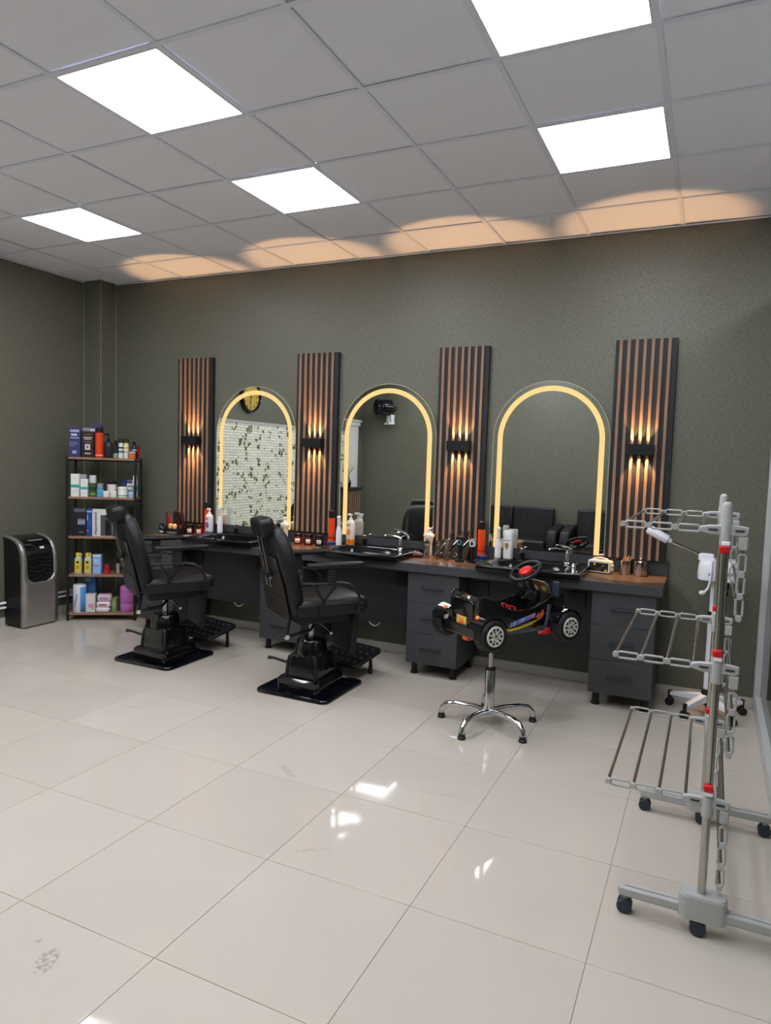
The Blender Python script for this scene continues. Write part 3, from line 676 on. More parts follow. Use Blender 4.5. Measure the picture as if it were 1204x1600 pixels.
    sp.tube([(0, 0, -.005), (0, 0, -.095)], .014, 10)
    sp.build('spoke', M_BLKPL, swo)
    g((.142, 0, .305), 0, R(-33)).lathe([(.042, -.008), (.040, .010), (.025, .018), (.004, .020)], n=24).build('horn_button', M_RED, swo)
    for s in (-1, 1):
        mm = g((.25, s * .155, .175)); mm.tube([(0, -s * .04, -.02), (0, 0, .01)], .006, 8); mo = mm.build('mirror_stalk', M_BLKPL, t)
        mm = g((.25, s * .155, .215)); mm.box(-.012, .012, -.024, .024, -.045, .045); mm.build('wing_mirror', M_NAVYPL, mo, bev=.006)
    # seat inside, pedals, red brackets
    g().prism(rrect(.22, .20, .04, 4, -.13, 0), 'z', -.02, .02).build('seat_pad', M_BLKPL, t, bev=.006)
    for y in (-.035, .035):
        pe = g(); pe.tube([(.02, y - .022, .0), (.02, y - .022, .105), (.02, y + .022, .105), (.02, y + .022, .0)], .007, 6); pe.build('pedal', M_RED, t)
    for s in (-1, 1):
        cr = g(); cr.tube([(.13, s * .145, -.035), (.17, s * .16, -.03), (.26, s * .165, -.05)], .007, 6); cr.build('steering_rod', M_STEEL, t)
        cr = g(); cr.box(.165, .20, s * .165 - .012, s * .165 + .012, -.045, -.01); cr.box(.12, .17, s * .165 - .006, s * .165 + .006, -.045, -.035); cr.build('red_bracket', M_RED, t, bev=.003)
        sg = g(); sg.tube([(.215, s * .14, .12), (.19, s * .155, .04), (.165, s * .16, -.02)], [.014, .011, .009], 8); sg.build('side_strut', M_NAVYPL, t)
        # flank sticker: swoosh, letters-like strokes, flame
        Y = s * .1405; 
        def flank(poly, c, dy=0):
            q = g((.045, 0, .028)); q.prism(poly, 'y', Y - .003 - dy, Y + .003 + dy); q.build('flank_sticker', C_(c, .35), t)
        flank([(-.17, .0), (-.165, -.022), (-.12, -.03), (-.06, -.022), (.02, -.004), (.10, .012), (.03, -.014), (-.06, -.034), (-.13, -.042), (-.185, -.026)], '#b8a52c')
        for k in range(9):
            x = -.125 + k * .021; z = -.018 + k * .0052
            flank([(x, z), (x + .013, z + .003), (x + .017, z + .026), (x + .004, z + .023)], ['#7d86c4', '#9aa0cf', '#6a75b8', '#b06a5a'][k % 4 if k > 5 else k % 3], .001)
        flank([(.07, .02), (.09, .05), (.10, .035), (.125, .066), (.12, .04), (.135, .045), (.105, .012)], '#c2591f')
    return t
car_chair()

# ------------------------------------------------------------------ three-tier towel drying rack
def drying_rack():
    t = thing('drying_rack', 'three-tier steel and grey plastic towel drying rack on wheels', 'drying rack', (2.725, -2.185, 0))
    Y = (-.405, .405)
    for y in Y:
        r = G(); r.prism(rrect(.54, .042, .018, 4, .005, y), 'z', .062, .095); ro = r.build('base_rail', M_GREYPL, t, bev=.006)
        G().box(-.24, .25, y - .006, y + .006, .095, .099).build('rail_rib', M_GREYPL, ro, bev=.001)
        hb = G(); hb.loft([[(p[0], p[1], z) for p in rrect(.15, .075, .03, 5, 0.005, y)] for z in (.055, .13)]); hb.loft([[(p[0], p[1], z) for p in rrect(.15 * k, .075 * k, .03 * k, 5, .005, y)] for k, z in ((1, .13), (.93, .138))]); hb.build('rail_hub', M_GREYPL, ro, ang=40)
        for x in (-.24, -.005, .24):
            cs = G(); yy = y - .012 if abs(x) < .1 else y
            cs.cyl((x, yy, .04), (x, yy, .07), .012, n=10); co = cs.build('caster_stem', M_GREYPL, ro)
            for dy in (-.013, .013): G().cyl((x, yy + dy - .010, .0255), (x, yy + dy + .010, .0255), .0255, n=20).build('caster_wheel', M_NAVYPL, t, bev=.004)
            G().prism([(x - .022, .028), (x + .022, .028), (x + .02, .045), (x, .053), (x - .02, .045)], 'y', yy - .006, yy + .006).build('caster_fork', M_NAVYPL, t)
        p = G().cyl((0, y, .10), (0, y, 1.43), .0135, n=20); po = p.build('post', M_STEEL, t)
        G().lathe([(.0165, 1.385), (.0165, 1.437), (.0145, 1.446), (.008, 1.452), (.003, 1.453)], (0, y, 0), 20).build('post_cap', M_GREYPL, po)
    def link(x0, x1, y, z0, z1, horiz):
        """open rounded link; horizontal along x or hanging along z"""
        gq = G(); h = .0105; tk = .0052
        if horiz:
            pts = [(x0 + .013, z0 - h), (x1 - .013, z0 - h), (x1 - .009, z0 - h * .6), (x1 - .009, z0 + h * .6), (x1 - .013, z0 + h), (x0 + .013, z0 + h), (x0 + .009, z0 + h * .6), (x0 + .009, z0 - h * .6)]
            gq.tube([(a, y, b) for a, b in pts], tk * .75, 6, closed=True)
            gq.cyl((x0, y - .008, z0), (x0, y + .008, z0), .0095, n=12)
        else:
            pts = [(x0 - h, z0 - .012), (x0 - h, z1 + .012), (x0 - h * .6, z1 + .008), (x0 + h * .6, z1 + .008), (x0 + h, z1 + .012), (x0 + h, z0 - .012), (x0 + h * .6, z0 - .008), (x0 - h * .6, z0 - .008)]
            gq.tube([(a, y, b) for a, b in pts], tk * .75, 6, closed=True)
            gq.cyl((x0, y - .008, z1), (x0, y + .008, z1), .0095, n=12)
        return gq
    xj = [-.318, -.235, -.152, -.069]
    for (z, nm) in ((1.362, 'top'), (.908, 'middle'), (.455, 'lower')):
        for y in Y:
            hb = G(); hb.prism([(-.078, z - .009), (-.045, z - .017), (.055, z - .018), (.066, z - .011), (.066, z + .012), (.03, z + .017), (-.05, z + .014), (-.078, z + .008)], 'y', y - .010, y + .010)
            ho = hb.build('tier_hub', M_GREYPL, t, bev=.004)
            G().lathe([(.018, -.05), (.018, .035), (.016, .042)], (0, y, z), 18).build('hub_sleeve', M_GREYPL, ho)
            for (a_, b_) in ((-.052, -.024), (.026, .052)): G().box(a_, b_, y - .0135, y + .0135, z - .0025, z + .0025).build('hub_slot', M_NAVYPL, ho)
            dz = -.062 if z > 1.3 else .052
            G().box(-.016, .014, y - .026, y - .004, z + dz - .012, z + dz + .012).build('red_clip', M_RED, ho, bev=.004)
            G().box(-.010, .015, y - .024, y + .0, z + dz + (.012 if z > 1.3 else -.026), z + dz + (.026 if z > 1.3 else -.012)).build('clip_cap', M_WHITE, ho, bev=.003)
            for k in range(3): link(xj[k], xj[k + 1], y, z, 0, True).build('wing_link', M_GREYPL, t)
            G().box(.038, .066, y - .012, y + .012, z - .062, z - .018).build('drop_joint', M_GREYPL, ho, bev=.004)
            zj = [z - .068 - k * .072 for k in range(4)]
            for k in range(3): link(.052, 0, y, zj[k], zj[k + 1], False).build('wing_link', M_GREYPL, t)
        for k in range(4): G().cyl((xj[k], Y[0], z), (xj[k], Y[1], z), .0055, n=10).build('hanging_rod', M_STEEL, t)
        for k in range(4): G().cyl((.052, Y[0], z - .068 - k * .072), (.052, Y[1], z - .068 - k * .072), .0055, n=10).build('hanging_rod', M_STEEL, t)
    return t
drying_rack()

# ------------------------------------------------------------------ facial steamer
def steamer():
    t = thing('facial_steamer', 'white facial steamer with chrome arm on a five-wheel base', 'facial steamer', (2.725, -.255, 0))
    M_W = mat('steamer_white', '#e2e3ea', 0.3)
    for k in range(5):
        a = R(-122 + 72 * k); d = Vector((math.cos(a), math.sin(a), 0)); n = Vector((-d.y, d.x, 0))
        lg = G(); a0, a1 = d * .02, d * .222
        lg.loft([[tuple(a0 + n * w + Vector((0, 0, z))) for w, z in ((-.022, .075), (.022, .075), (.022, .125), (-.022, .125))], [tuple(a1 + n * w + Vector((0, 0, z))) for w, z in ((-.017, .068), (.017, .068), (.017, .092), (-.017, .092))]])
        lo = lg.build('leg', M_W, t, bev=.004)
        G().cyl(tuple(d * .225 + Vector((0, 0, .045))), tuple(d * .225 + Vector((0, 0, .098))), .013, n=10).build('caster_stem', M_BLKPL, lo)
        for s in (-1, 1): G().cyl(tuple(d * .225 + n * (s * .014 - .009) + Vector((0, 0, .025))), tuple(d * .225 + n * (s * .014 + .009) + Vector((0, 0, .025))), .025, n=18).build('caster_wheel', M_BLKPL, lo, bev=.003)
    G().lathe([(.034, .06), (.034, .155), (.024, .16)], n=20).build('hub', M_BLKPL, t)
    G().cyl((0, 0, .155), (0, 0, .62), .023, n=20).build('lower_pole', M_W, t)
    G().lathe([(.029, .61), (.029, .655), (.022, .66)], n=20).build('clamp_collar', M_BLKPL, t)
    G().cyl((0, 0, .655), (0, 0, .88), .019, n=20).build('upper_pole', M_W, t)
    b = G(); rings = []
    for (z, k) in ((.862, .90), (.868, .98), (.905, 1.0), (.955, .97), (.985, .88), (.993, .78)):
        rings.append([(p[0], p[1], z) for p in rrect(.24 * k, .20 * k, .06 * k, 6, .02, 0)])
    b.loft(rings); b.build('steamer_body', M_W, t, ang=50)
    s = G()
    for k in range(6): s.box(.055 + k * .008, .059 + k * .008, -.102, -.096, .905, .925)
    s.build('vent_slots', M_NAVYPL, t)['kind'] = 'stuff'; G().cyl((-.025, -.103, .905), (-.025, -.095, .905), .011, n=14).build('knob', M_BLKPL, t)
    G().lathe([(.026, .772), (.030, .79), (.030, .862)], (.055, -.02, 0), 18).build('water_jar', M_CLEARCAP, t)
    G().lathe([(.032, .80), (.032, .815)], (.055, -.02, 0), 18).build('jar_ring', M_CHROME, t)
    # cord loop hanging
    G().tube([(-.01, -.105, 1.005), (-.02, -.11, .985), (-.022, -.112, .93), (-.024, -.112, .87), (-.035, -.112, .82), (-.052, -.112, .796), (-.062, -.112, .79)], .007, 8).build('power_cord', M_W, t)
    G().ell((-.066, -.112, .79), (.018, .014, .014)).build('cord_plug', M_W, t)
    G().prism(rrect(.09, .05, .015, 4, -.055, 1.0), 'y', -.03, .03).build('arm_socket', M_W, t, bev=.008)
    p0, p1 = Vector((-.06, 0, 1.0)), Vector((-.275, 0, 1.088)); p2 = Vector((-.415, 0, 1.158))
    G().cyl(tuple(p0), tuple(p1), .012, n=16).build('chrome_arm', M_CHROME, t)
    dv = (p2 - p1).normalized()
    G().tube([tuple(p1 - dv * .012), tuple(p1 + dv * .01), tuple(p1 + dv * .012), tuple(p1 + dv * .14), tuple(p1 + dv * .155)], [.016, .018, .030, .032, .022], 8).build('nozzle_head', M_W, t, bev=.003, ang=50)
    G().ell(tuple(p1 + dv * .09 + Vector((.01, 0, -.03))), (.012, .01, .008)).build('nozzle_knob', M_W, t)
    G().tube([tuple(p1 + dv * .135 + Vector((0, 0, .015))), tuple(p1 + dv * .15 + Vector((-.004, 0, .042)))], [.016, .011], 10).build('steam_outlet', M_W, t)
steamer()

# ------------------------------------------------------------------ product builders
def carton(name, label, cat, loc, rz, w, d, h, col, prints=(), rough=.4, group=None, lid=None):
    """box with its front at local -y; prints = (x, z, w, h, colour) patches on the front"""
    t = thing(name, label, cat, loc, rz, group)
    G().box(-w / 2, w / 2, 0, d, 0, h).build('carton', C_(col, rough), t, bev=.0012)
    for (px, pz, pw, ph, pc) in prints:
        G().box(px - pw / 2, px + pw / 2, -.0012, 0, pz - ph / 2, pz + ph / 2).build('print', C_(pc, rough), t, smooth=False)
    if lid: G().box(-w / 2 + .002, w / 2 - .002, .002, d - .002, h, h + .006).build('lid', C_(lid, rough), t, bev=.001)
    return t
def bottle(name, label, cat, loc, prof, col, parts=(), rough=.3, group=None, n=20, rz=0, mat_=None):
    """lathe body plus lathe parts: (partname, profile, colour)"""
    t = thing(name, label, cat, loc, rz, group)
    G().lathe(prof, n=n).build('body', mat_ or C_(col, rough), t)
    for p in parts:
        G().lathe(p[1], n=n).build(p[0], p[2] if not isinstance(p[2], str) else C_(p[2], rough), t)
    return t
def cylp(r, z0, z1, e=.003): return [(r - e, z0), (r, z0 + e), (r, z1 - e), (r - e, z1)]

# ------------------------------------------------------------------ product shelf, set diagonally in the corner
SA = R(32.5); SO = Vector((-2.56, -.64, 0)); su = Vector((math.cos(SA), math.sin(SA), 0)); sv = Vector((-math.sin(SA), math.cos(SA), 0))
SW, SD = .587, .26
def SH(s, d, z): p = SO + su * s + sv * d; return (p.x, p.y, z)
SHZ = [.072, .425, .775, 1.134, 1.490]
sh = thing('product_shelf', 'five-tier shelf of brown boards on a black metal frame', 'shelf unit', (SO.x, SO.y, 0), SA)
for z in SHZ: G().box(.004, SW - .004, .002, SD - .002, z - .019, z).build('shelf_board', M_SHELFW, sh, bev=.001)
for sx in (-.011, SW - .009):
    for sy in (0, SD - .02): G().box(sx, sx + .02, sy, sy + .02, 0, 1.492).build('upright', M_BLKMT, sh, bev=.001)
for z in SHZ:
    for sx in (-.008, SW - .006): G().box(sx, sx + .014, .02, SD - .02, z - .035, z - .0195).build('side_rail', M_BLKMT, sh)
    G().box(.009, SW - .009, SD - .016, SD - .004, z - .035, z - .0195).build('back_rail', M_BLKMT, sh)
bx = G(); bx.tube([(SW, .25, .08), (SW, .02, .42)], .004, 6); bx.tube([(SW, .25, .80), (SW, .02, 1.12)], .004, 6); bx.build('brace', M_BLKMT, sh)
z = SHZ[4]
carton('product_box', 'tall purple product box at the left end of the top shelf', 'box', SH(.057, .03, z), SA, .098, .06, .268, '#3b3766', [(0, .235, .078, .02, '#a9abc8'), (-.005, .20, .05, .018, '#c9cbe0'), (0, .172, .074, .008, '#b5b7d4'), (-.01, .13, .07, .005, '#8486b4'), (-.01, .115, .07, .005, '#8486b4'), (-.02, .10, .045, .005, '#8486b4'), (-.002, .045, .036, .026, '#9fa2c6')])
carton('product_box', 'dark brown product box with white emblem on the top shelf', 'box', SH(.168, .03, z), SA, .104, .06, .235, '#2b221f', [(0, .205, .05, .012, '#6a4f2a'), (0, .178, .076, .009, '#c9c2ba'), (0, .163, .06, .008, '#b5aea6'), (0, .138, .066, .006, '#7a736d'), (0, .094, .044, .05, '#d6d0ca'), (0, .094, .018, .026, '#3a302c'), (0, .036, .05, .012, '#b9b2aa')])
carton('product_box', 'silver-grey box behind the dark brown box on the top shelf', 'box', SH(.115, .115, z), SA, .10, .05, .268, '#8d8d98')
carton('product_box', 'purple and white box at the back of the top shelf', 'box', SH(.205, .12, z), SA, .105, .07, .30, '#4d3a63', [(0, .245, .09, .035, '#c9c3d3'), (0, .225, .06, .02, '#8d7fa6')])
bottle('shampoo_bottle', 'orange bottle with black cap on the top shelf', 'bottle', SH(.262, .055, z), cylp(.036, 0, .225), '#d8431c', [('cap', cylp(.0365, .2255, .268), '#1b1b1f'), ('print_band', cylp(.0362, .02, .026, .0002), '#f0d8cc')])
bottle('pump_bottle', 'black pump bottle beside the orange bottle on the top shelf', 'bottle', SH(.342, .055, z), [(.036, 0), (.039, .004), (.039, .125), (.034, .14), (.014, .15)], '#17181c', [('pump_neck', [(.014, .15), (.014, .172), (.007, .174), (.007, .21)], '#0f1013'), ('label_band', cylp(.0393, .03, .105, .0002), '#22262c')])
G().box(-.045, .012, -.008, .008, .205, .222).build('pump_head', M_BLKPL, bpy.data.objects[[o.name for o in bpy.data.objects if o.name.startswith('pump_bottle')][-1]], bev=.003)
bottle('small_bottle', 'small black bottle with pale green base on the top shelf', 'bottle', SH(.405, .06, z), cylp(.021, 0, .045), '#8d9a78', [('upper', cylp(.0205, .0455, .115), '#26282a'), ('cap', cylp(.017, .1155, .16), '#151618')])
for k, (s, c) in enumerate(((.452, '#3f4a66'), (.498, '#d9c23a'))):
    bottle('spray_can', ['white spray can with dark blue print on the top shelf', 'white spray can with yellow shoulder on the top shelf'][k], 'spray can', SH(s, .05, z), cylp(.021, 0, .125), '#dcdcd6', [('shoulder', [(.021, .1255), (.019, .138), (.012, .142)], c if k else '#cfd0ca'), ('clear_cap', cylp(.0205, .1425, .178), M_CLEARCAP), ('label_band', cylp(.0213, .088, .105, .0002), c), ('lettering_band', cylp(.0213, .05, .07, .0002), '#5a6b78' if not k else '#c4a0a0')], group='spray cans on the top shelf')
bottle('small_bottle', 'black bottle behind the orange jar on the top shelf', 'bottle', SH(.55, .135, z), [(.024, 0), (.026, .003), (.026, .10), (.012, .125)], '#1d1f24', [('cap', cylp(.013, .1255, .155), '#101114'), ('label_band', cylp(.0262, .07, .085, .0002), '#a0a4ac')])
bottle('wax_jar', 'orange wax jar at the right end of the top shelf', 'jar', SH(.552, .045, z), cylp(.03, 0, .045), '#c96a2a', [('lid', cylp(.031, .0455, .065), '#b9b3a6')])
bottle('spray_can', 'small red spray tube at the back right of the top shelf', 'spray can', SH(.575, .205, z), cylp(.013, 0, .10), '#b3262e', [('cap', cylp(.011, .1005, .125), '#7a1a20')])
z = SHZ[3]
carton('product_box', 'taller white box with teal band on the second shelf', 'box', SH(.058, .03, z), SA, .072, .05, .205, '#dfe0dc', [(0, .095, .072, .026, '#27a596'), (0, .165, .012, .012, '#b9bab6'), (0, .05, .05, .004, '#b5b5b2')])
carton('product_box', 'shorter white box with teal band on the second shelf', 'box', SH(.136, .03, z), SA, .062, .045, .16, '#dfe0dc', [(0, .078, .062, .022, '#27a596'), (0, .13, .008, .012, '#b9bab6'), (0, .035, .04, .004, '#b5b5b2')])
carton('product_box', 'pale grey box behind the teal-banded boxes', 'box', SH(.10, .12, z), SA, .06, .04, .198, '#b9bcbc')
bottle('mousse_bottle', 'green foam bottle with clear cap on the second shelf', 'bottle', SH(.205, .06, z), cylp(.03, 0, .125), '#47602f', [('label_band', cylp(.0303, .055, .09, .0002), '#2d3a26'), ('print_band', cylp(.0303, .02, .032, .0002), '#7fa052'), ('clear_cap', cylp(.031, .1255, .195), '#c9ccca')])
bottle('gel_jar', 'blue gel jar with grey lid on the second shelf', 'jar', SH(.27, .055, z), cylp(.031, 0, .075), '#4da3c4', [('print_band', cylp(.0313, .03, .036, .0002), '#2b7390'), ('lid', cylp(.026, .0755, .125), '#8c939c')])
for k, s in enumerate((.325, .388)):
    bottle('cream_jar', ['small white cream jar beside the blue gel jar', 'small white cream jar with yellow mark beside the white tub'][k], 'jar', SH(s, .045, z), cylp(.029, 0, .034), '#e2e0da', [('lid', cylp(.03, .0345, .056), '#e9e8e4')], group='small white cream jars')
bottle('cream_jar', 'white jar with black lid behind the small cream jars', 'jar', SH(.355, .125, z), cylp(.042, 0, .115), '#dcd8d0', [('lid', cylp(.043, .1155, .145), '#1a1a1d')])
bottle('cream_tub', 'white tub with green stripe on the second shelf', 'jar', SH(.467, .06, z), cylp(.044, 0, .072), '#e6e6e2', [('lid', cylp(.046, .0725, .096), '#eeeeec'), ('stripe', cylp(.0443, .014, .022, .0002), '#2b8a62')])
bottle('wax_jar', 'dark blue topped jar at the back of the second shelf', 'jar', SH(.46, .165, z), cylp(.025, 0, .12), '#3a4670', [('lid', cylp(.022, .1205, .155), '#1f3486')])
carton('product_box', 'white and purple box at the back right of the second shelf', 'box', SH(.517, .13, z), SA, .06, .05, .155, '#d8d6de', [(0, .14, .06, .026, '#5a4a6b'), (0, .10, .045, .008, '#3a3a40'), (0, .055, .05, .02, '#8a4a52')])
carton('product_box', 'small pale blue box at the front right of the second shelf', 'box', SH(.544, .035, z), SA, .042, .04, .058, '#8fb0d6', [(0, .04, .03, .008, '#d6e2f0')])
for k, (s, d) in enumerate(((.553, .10), (.555, .205))):
    bottle('cream_tube', ['slim white and teal tube at the right end of the second shelf', 'slim white and teal tube in the back corner of the second shelf'][k], 'tube', SH(s, d, z), cylp(.011, 0, .15), '#d9dede', [('tip', [(.009, .1505), (.005, .175), (.005, .20)], '#e6e8e8'), ('stripe', cylp(.0113, .05, .11, .0002), '#3a9a96')], group='slim tubes')
z = SHZ[2]
cb = carton('clipper_box', 'black clipper box with a printed group of people on the third shelf', 'box', SH(.088, .04, z), SA, .126, .06, .255, '#1a1c22', [(.01, .235, .10, .03, '#5d5a66'), (.0, .19, .10, .035, '#22222c'), (.02, .035, .04, .005, '#9aa0a6')])
for k in range(3):
    G().box(-.008 + k * .022, .010 + k * .022, -.0018, -.0012, .105, .145).build('printed_shirt', C_('#8fa0b4', .5), cb, smooth=False)
    G().lathe([(.006, -.0006), (.006, .0006)], n=10).at().m
    hd_ = G().at((.001 + k * .022, -.0015, .153), R(90)); hd_.lathe([(.007, -.0004), (.007, .0004)], n=10); hd_.build('printed_head', C_('#b98a74', .5), cb)
carton('clipper_box', 'narrow blue box beside the white script box', 'box', SH(.180, .035, z), SA, .048, .07, .25, '#26438f', [(0, .225, .04, .014, '#aebbe0'), (-.014, .17, .006, .05, '#c2cdea'), (.004, .12, .026, .05, '#3a59a6'), (-.014, .05, .008, .012, '#c2cdea')])
wb = carton('clipper_box', 'white clipper box with black vertical script on the third shelf', 'box', SH(.295, .03, z), SA + R(4), .172, .06, .248, '#d3d0cc', [(.035, .10, .10, .19, '#4a4a4e'), (.052, .085, .055, .155, '#15151a'), (.052, .185, .05, .03, '#3a1a1e'), (.052, .155, .05, .008, '#c9c9cc'), (.054, .072, .032, .09, '#c9c6c4'), (.054, .072, .02, .074, '#33161a'), (.075, .228, .03, .012, '#55555a')])
text('Hajusmanol', .044, wb, (-.058, -.0018, .118), (R(90), R(-90), 0), C_('#1a1a1c', .5))
carton('clipper_box', 'small dark blue box behind the barber chair headrest', 'box', SH(.41, .05, z), SA, .045, .05, .16, '#2b3550')
carton('clipper_box', 'flat grey box lying behind the clipper boxes', 'box', SH(.31, .13, z), SA, .40, .09, .235, '#2a2b30')
z = SHZ[1]
for k, s in enumerate((.08, .165)):
    t = thing('cleaner_bottle', ['pale bottle with yellow cap and label at the left of the fourth shelf', 'pale bottle with yellow cap and label beside the pale blue carton'][k], 'bottle', SH(s, .055, z), SA, 'yellow-capped bottles on the fourth shelf')
    G().loft([[(p[0], p[1], zz) for p in rrect(.062 * q, .042 * q, .012 * q, 4)] for zz, q in ((0, .94), (.004, 1), (.135, 1), (.15, .85), (.162, .55))]).build('body', C_('#b9b79c', .35), t, ang=50)
    G().lathe([(.017, .162), (.017, .19), (.012, .194)], (-.006, 0, 0), 14).build('cap', C_('#e0cf24', .4), t)
    G().tube([(.018, 0, .158), (.026, 0, .18), (.008, 0, .192)], .007, 8).build('grip', C_('#b9b79c', .35), t)
    lb = G().box(-.026, .022, -.0224, -.0212, .02, .125).build('label', C_('#e0c62a', .4), t, smooth=False)
    G().box(-.014, .010, -.0232, -.0224, .098, .12).build('label_mark', C_('#2a2a20', .4), lb, smooth=False)
    G().box(-.018, .012, -.0230, -.0224, .045, .082).build('label_print', C_('#b3962a', .4), lb, smooth=False)
carton('product_box', 'pale blue carton with red stripe on the fourth shelf', 'box', SH(.243, .045, z), SA, .072, .06, .178, '#8fb0de', [(-.008, .078, .05, .007, '#c0304a'), (0, .166, .07, .014, '#e4ecf6'), (0, .158, .07, .006, '#1d3050'), (-.01, .12, .03, .03, '#a9c4e8')])
bottle('hair_wax', 'small red jar on the fourth shelf', 'jar', SH(.328, .06, z), cylp(.024, 0, .045), '#c41f34', [('lid', cylp(.022, .0455, .088), '#a81c2c')])
tc_ = bottle('steel_cup', 'steel cup holding dark hair tools on the fourth shelf', 'cup', SH(.435, .06, z), [(.035, 0), (.036, .003), (.036, .105), (.034, .105), (.033, .01)], '#b0aca6', mat_=M_STEEL)
for k in range(5):
    a = k * 1.25; G().tube([(.012 * math.cos(a), .012 * math.sin(a), .02), (.026 * math.cos(a), .026 * math.sin(a), .16 + .012 * k)], .005, 6).build('hair_tool', M_BLKPL, tc_)
z = SHZ[0]
t = thing('paper_roll_pack', 'wrapped paper towel roll, white and blue, on the bottom shelf', 'paper towel', SH(.088, .065, z), SA)
G().lathe([(.056, 0), (.060, .006), (.057, .245), (.050, .256), (.02, .252), (.018, .235)], n=24).build('wrapped_roll', C_('#d6d9dd', .35), t)
wr = G(); n_ = 10
rg = [[(r_ * math.cos(R(-70 + 62 * i / n_)), r_ * math.sin(R(-70 + 62 * i / n_)), zz) for i in range(n_ + 1)] for r_, zz in ((.0612, .008), (.0605, .10), (.0585, .235))]
wr.loft(rg, caps=False, closed=False); wr.build('blue_print', C_('#4f8fcf', .35), t, solid=.0006)
for k in range(4): G().at((0, 0, 0), 0, 0, R(-118 + k * 7)).box(.0598, .0612, -.004, .004, .05 + k * .03, .08 + k * .03).build('print', C_('#5a6f9f', .4), t)
carton('product_box', 'tall blue box behind the paper towel roll', 'box', SH(.145, .15, z), SA, .11, .08, .31, '#3f73ad', [(-.01, .28, .05, .03, '#9aa6b4')])
carton('product_box', 'white box with pink print on the bottom shelf', 'box', SH(.187, .04, z), SA, .082, .07, .165, '#d6cfc9', [(.006, .06, .05, .035, '#d889b4'), (.018, .035, .02, .008, '#7a8a4a')])
for k, (dz, hh, c) in enumerate(((0, .045, '#ddd6d8'), (.046, .05, '#e2dcdd'), (.098, .065, '#cbb6bf'))):
    t = thing('wipes_pack', ['white wet wipes pack at the bottom of the pile', 'white wet wipes pack in the middle of the pile', 'pink-printed wipes pack on top of the pile'][k], 'wipes pack', SH(.295 + .006 * k, .075, z + dz), SA + R(3 * k), 'wipes packs piled on the bottom shelf')
    G().loft([[(p[0], p[1], zz * hh) for p in rrect(.125 * q, .09 * q, .02 * q, 4)] for zz, q in ((0, .86), (.2, .98), (.5, 1.0), (.8, .97), (1, .84))]).build('pack', C_(c, .3), t, ang=60)
    if k: G().box(-.04, .03, -.0462, -.045, hh * .32, hh * .62).build('print', C_('#b8487e' if k == 1 else '#a08ab0', .4), t, smooth=False)
    G().box(-.03, .03, -.02, .02, hh, hh + .0015).build('flap', C_('#c77aa4' if k == 2 else '#e8e4e6', .4), t)
carton('product_box', 'olive green box beside the pink canister', 'box', SH(.392, .05, z), SA - R(8), .045, .10, .128, '#7d8a5c', [(0, .07, .022, .06, '#93a070')])
t = thing('pink_canister', 'pink canister with white nozzle on the bottom shelf', 'canister', SH(.502, .085, z), SA)
G().lathe([(.058, 0), (.062, .006), (.062, .072), (.0605, .075), (.062, .078), (.062, .178), (.0605, .181), (.062, .184), (.062, .225), (.052, .242), (.03, .246)], n=28).build('body', C_('#b06ab0', .35), t)
G().lathe([(.012, .246), (.012, .262), (.006, .278)], n=12).build('nozzle', C_('#e6dfe6', .3), t)
t = thing('dustpan', 'orange dustpan on the floor behind the shelf', 'dustpan', (-2.02, -.13, 0), R(20))
G().prism([(-.06, 0), (.06, 0), (.06, .012), (-.05, .05), (-.06, .05)], 'y', -.08, .08).build('pan', C_('#d8702a', .4), t, bev=.003)
G().tube([(-.05, 0, .04), (-.065, 0, .12), (-.07, 0, .26)], .010, 8).build('handle', C_('#a8304a', .4), t)

# ------------------------------------------------------------------ air cooler
t = thing('air_cooler', 'silver and black portable air cooler by the left wall', 'air cooler', (-2.735, -.88, 0), 0)
prof = [(.120, .012), (.124, .05), (.125, .30), (.125, .55), (.120, .62), (.107, .68), (.08, .728), (.04, .758), (-.01, .775), (-.06, .785), (-.108, .79)]
core = [(p[0] - .012, p[1] - .006 if p[1] > .6 else p[1]) for p in prof]
G().prism(core + [(-.112, .02)], 'y', -.168, .168).build('body', M_BLKPL, t, bev=.004)
def fine(pr, k=6):
    o = []
    for a, b in zip(pr[:-1], pr[1:]):
        for i in range(k): o.append((a[0] + (b[0] - a[0]) * i / k, a[1] + (b[1] - a[1]) * i / k))
    return o + [pr[-1]]
fp_ = fine(prof, 22); hw = .176; L_ = [0]
for a, b in zip(fp_[:-1], fp_[1:]): L_.append(L_[-1] + math.hypot(b[0] - a[0], b[1] - a[1]))
Lb, rc, wi_ = .385, .075, .133
def edge(l):      # half-width of the black insert at length l along the profile
    if l <= Lb: return 0.0
    q = l - Lb
    return wi_ if q >= rc else wi_ - rc + math.sqrt(max(0, rc * rc - (rc - q) ** 2))
v, f = [], []
for p, l in zip(fp_, L_):
    e = wi_ - rc if l <= Lb else edge(l)
    for yy, dx in ((-hw, 0), (-(hw * .55 + e * .45), .003), (-e, .001), (e, .001), (hw * .55 + e * .45, .003), (hw, 0)): v.append((p[0] + dx, yy, p[1]))
for i in range(len(fp_) - 1):
    a = i * 6
    for j in range(5):
        if j == 2 and L_[i + 1] > Lb: continue
        f.append((a + j, a + j + 1, a + j + 7, a + j + 6))
G().add(v, f).build('silver_shell', M_SILVER, t, solid=.012, ang=60)
for s in (-1, 1):
    rim = G(); rim.loft([[(p[0] - .004, s * hw, p[1]), (p[0] - .004, s * (hw - .012), p[1]), (p[0] - .022, s * (hw - .012), p[1] - .006), (p[0] - .022, s * hw, p[1] - .006)] for p in prof]); rim.build('shell_rim', M_SILVER, t)
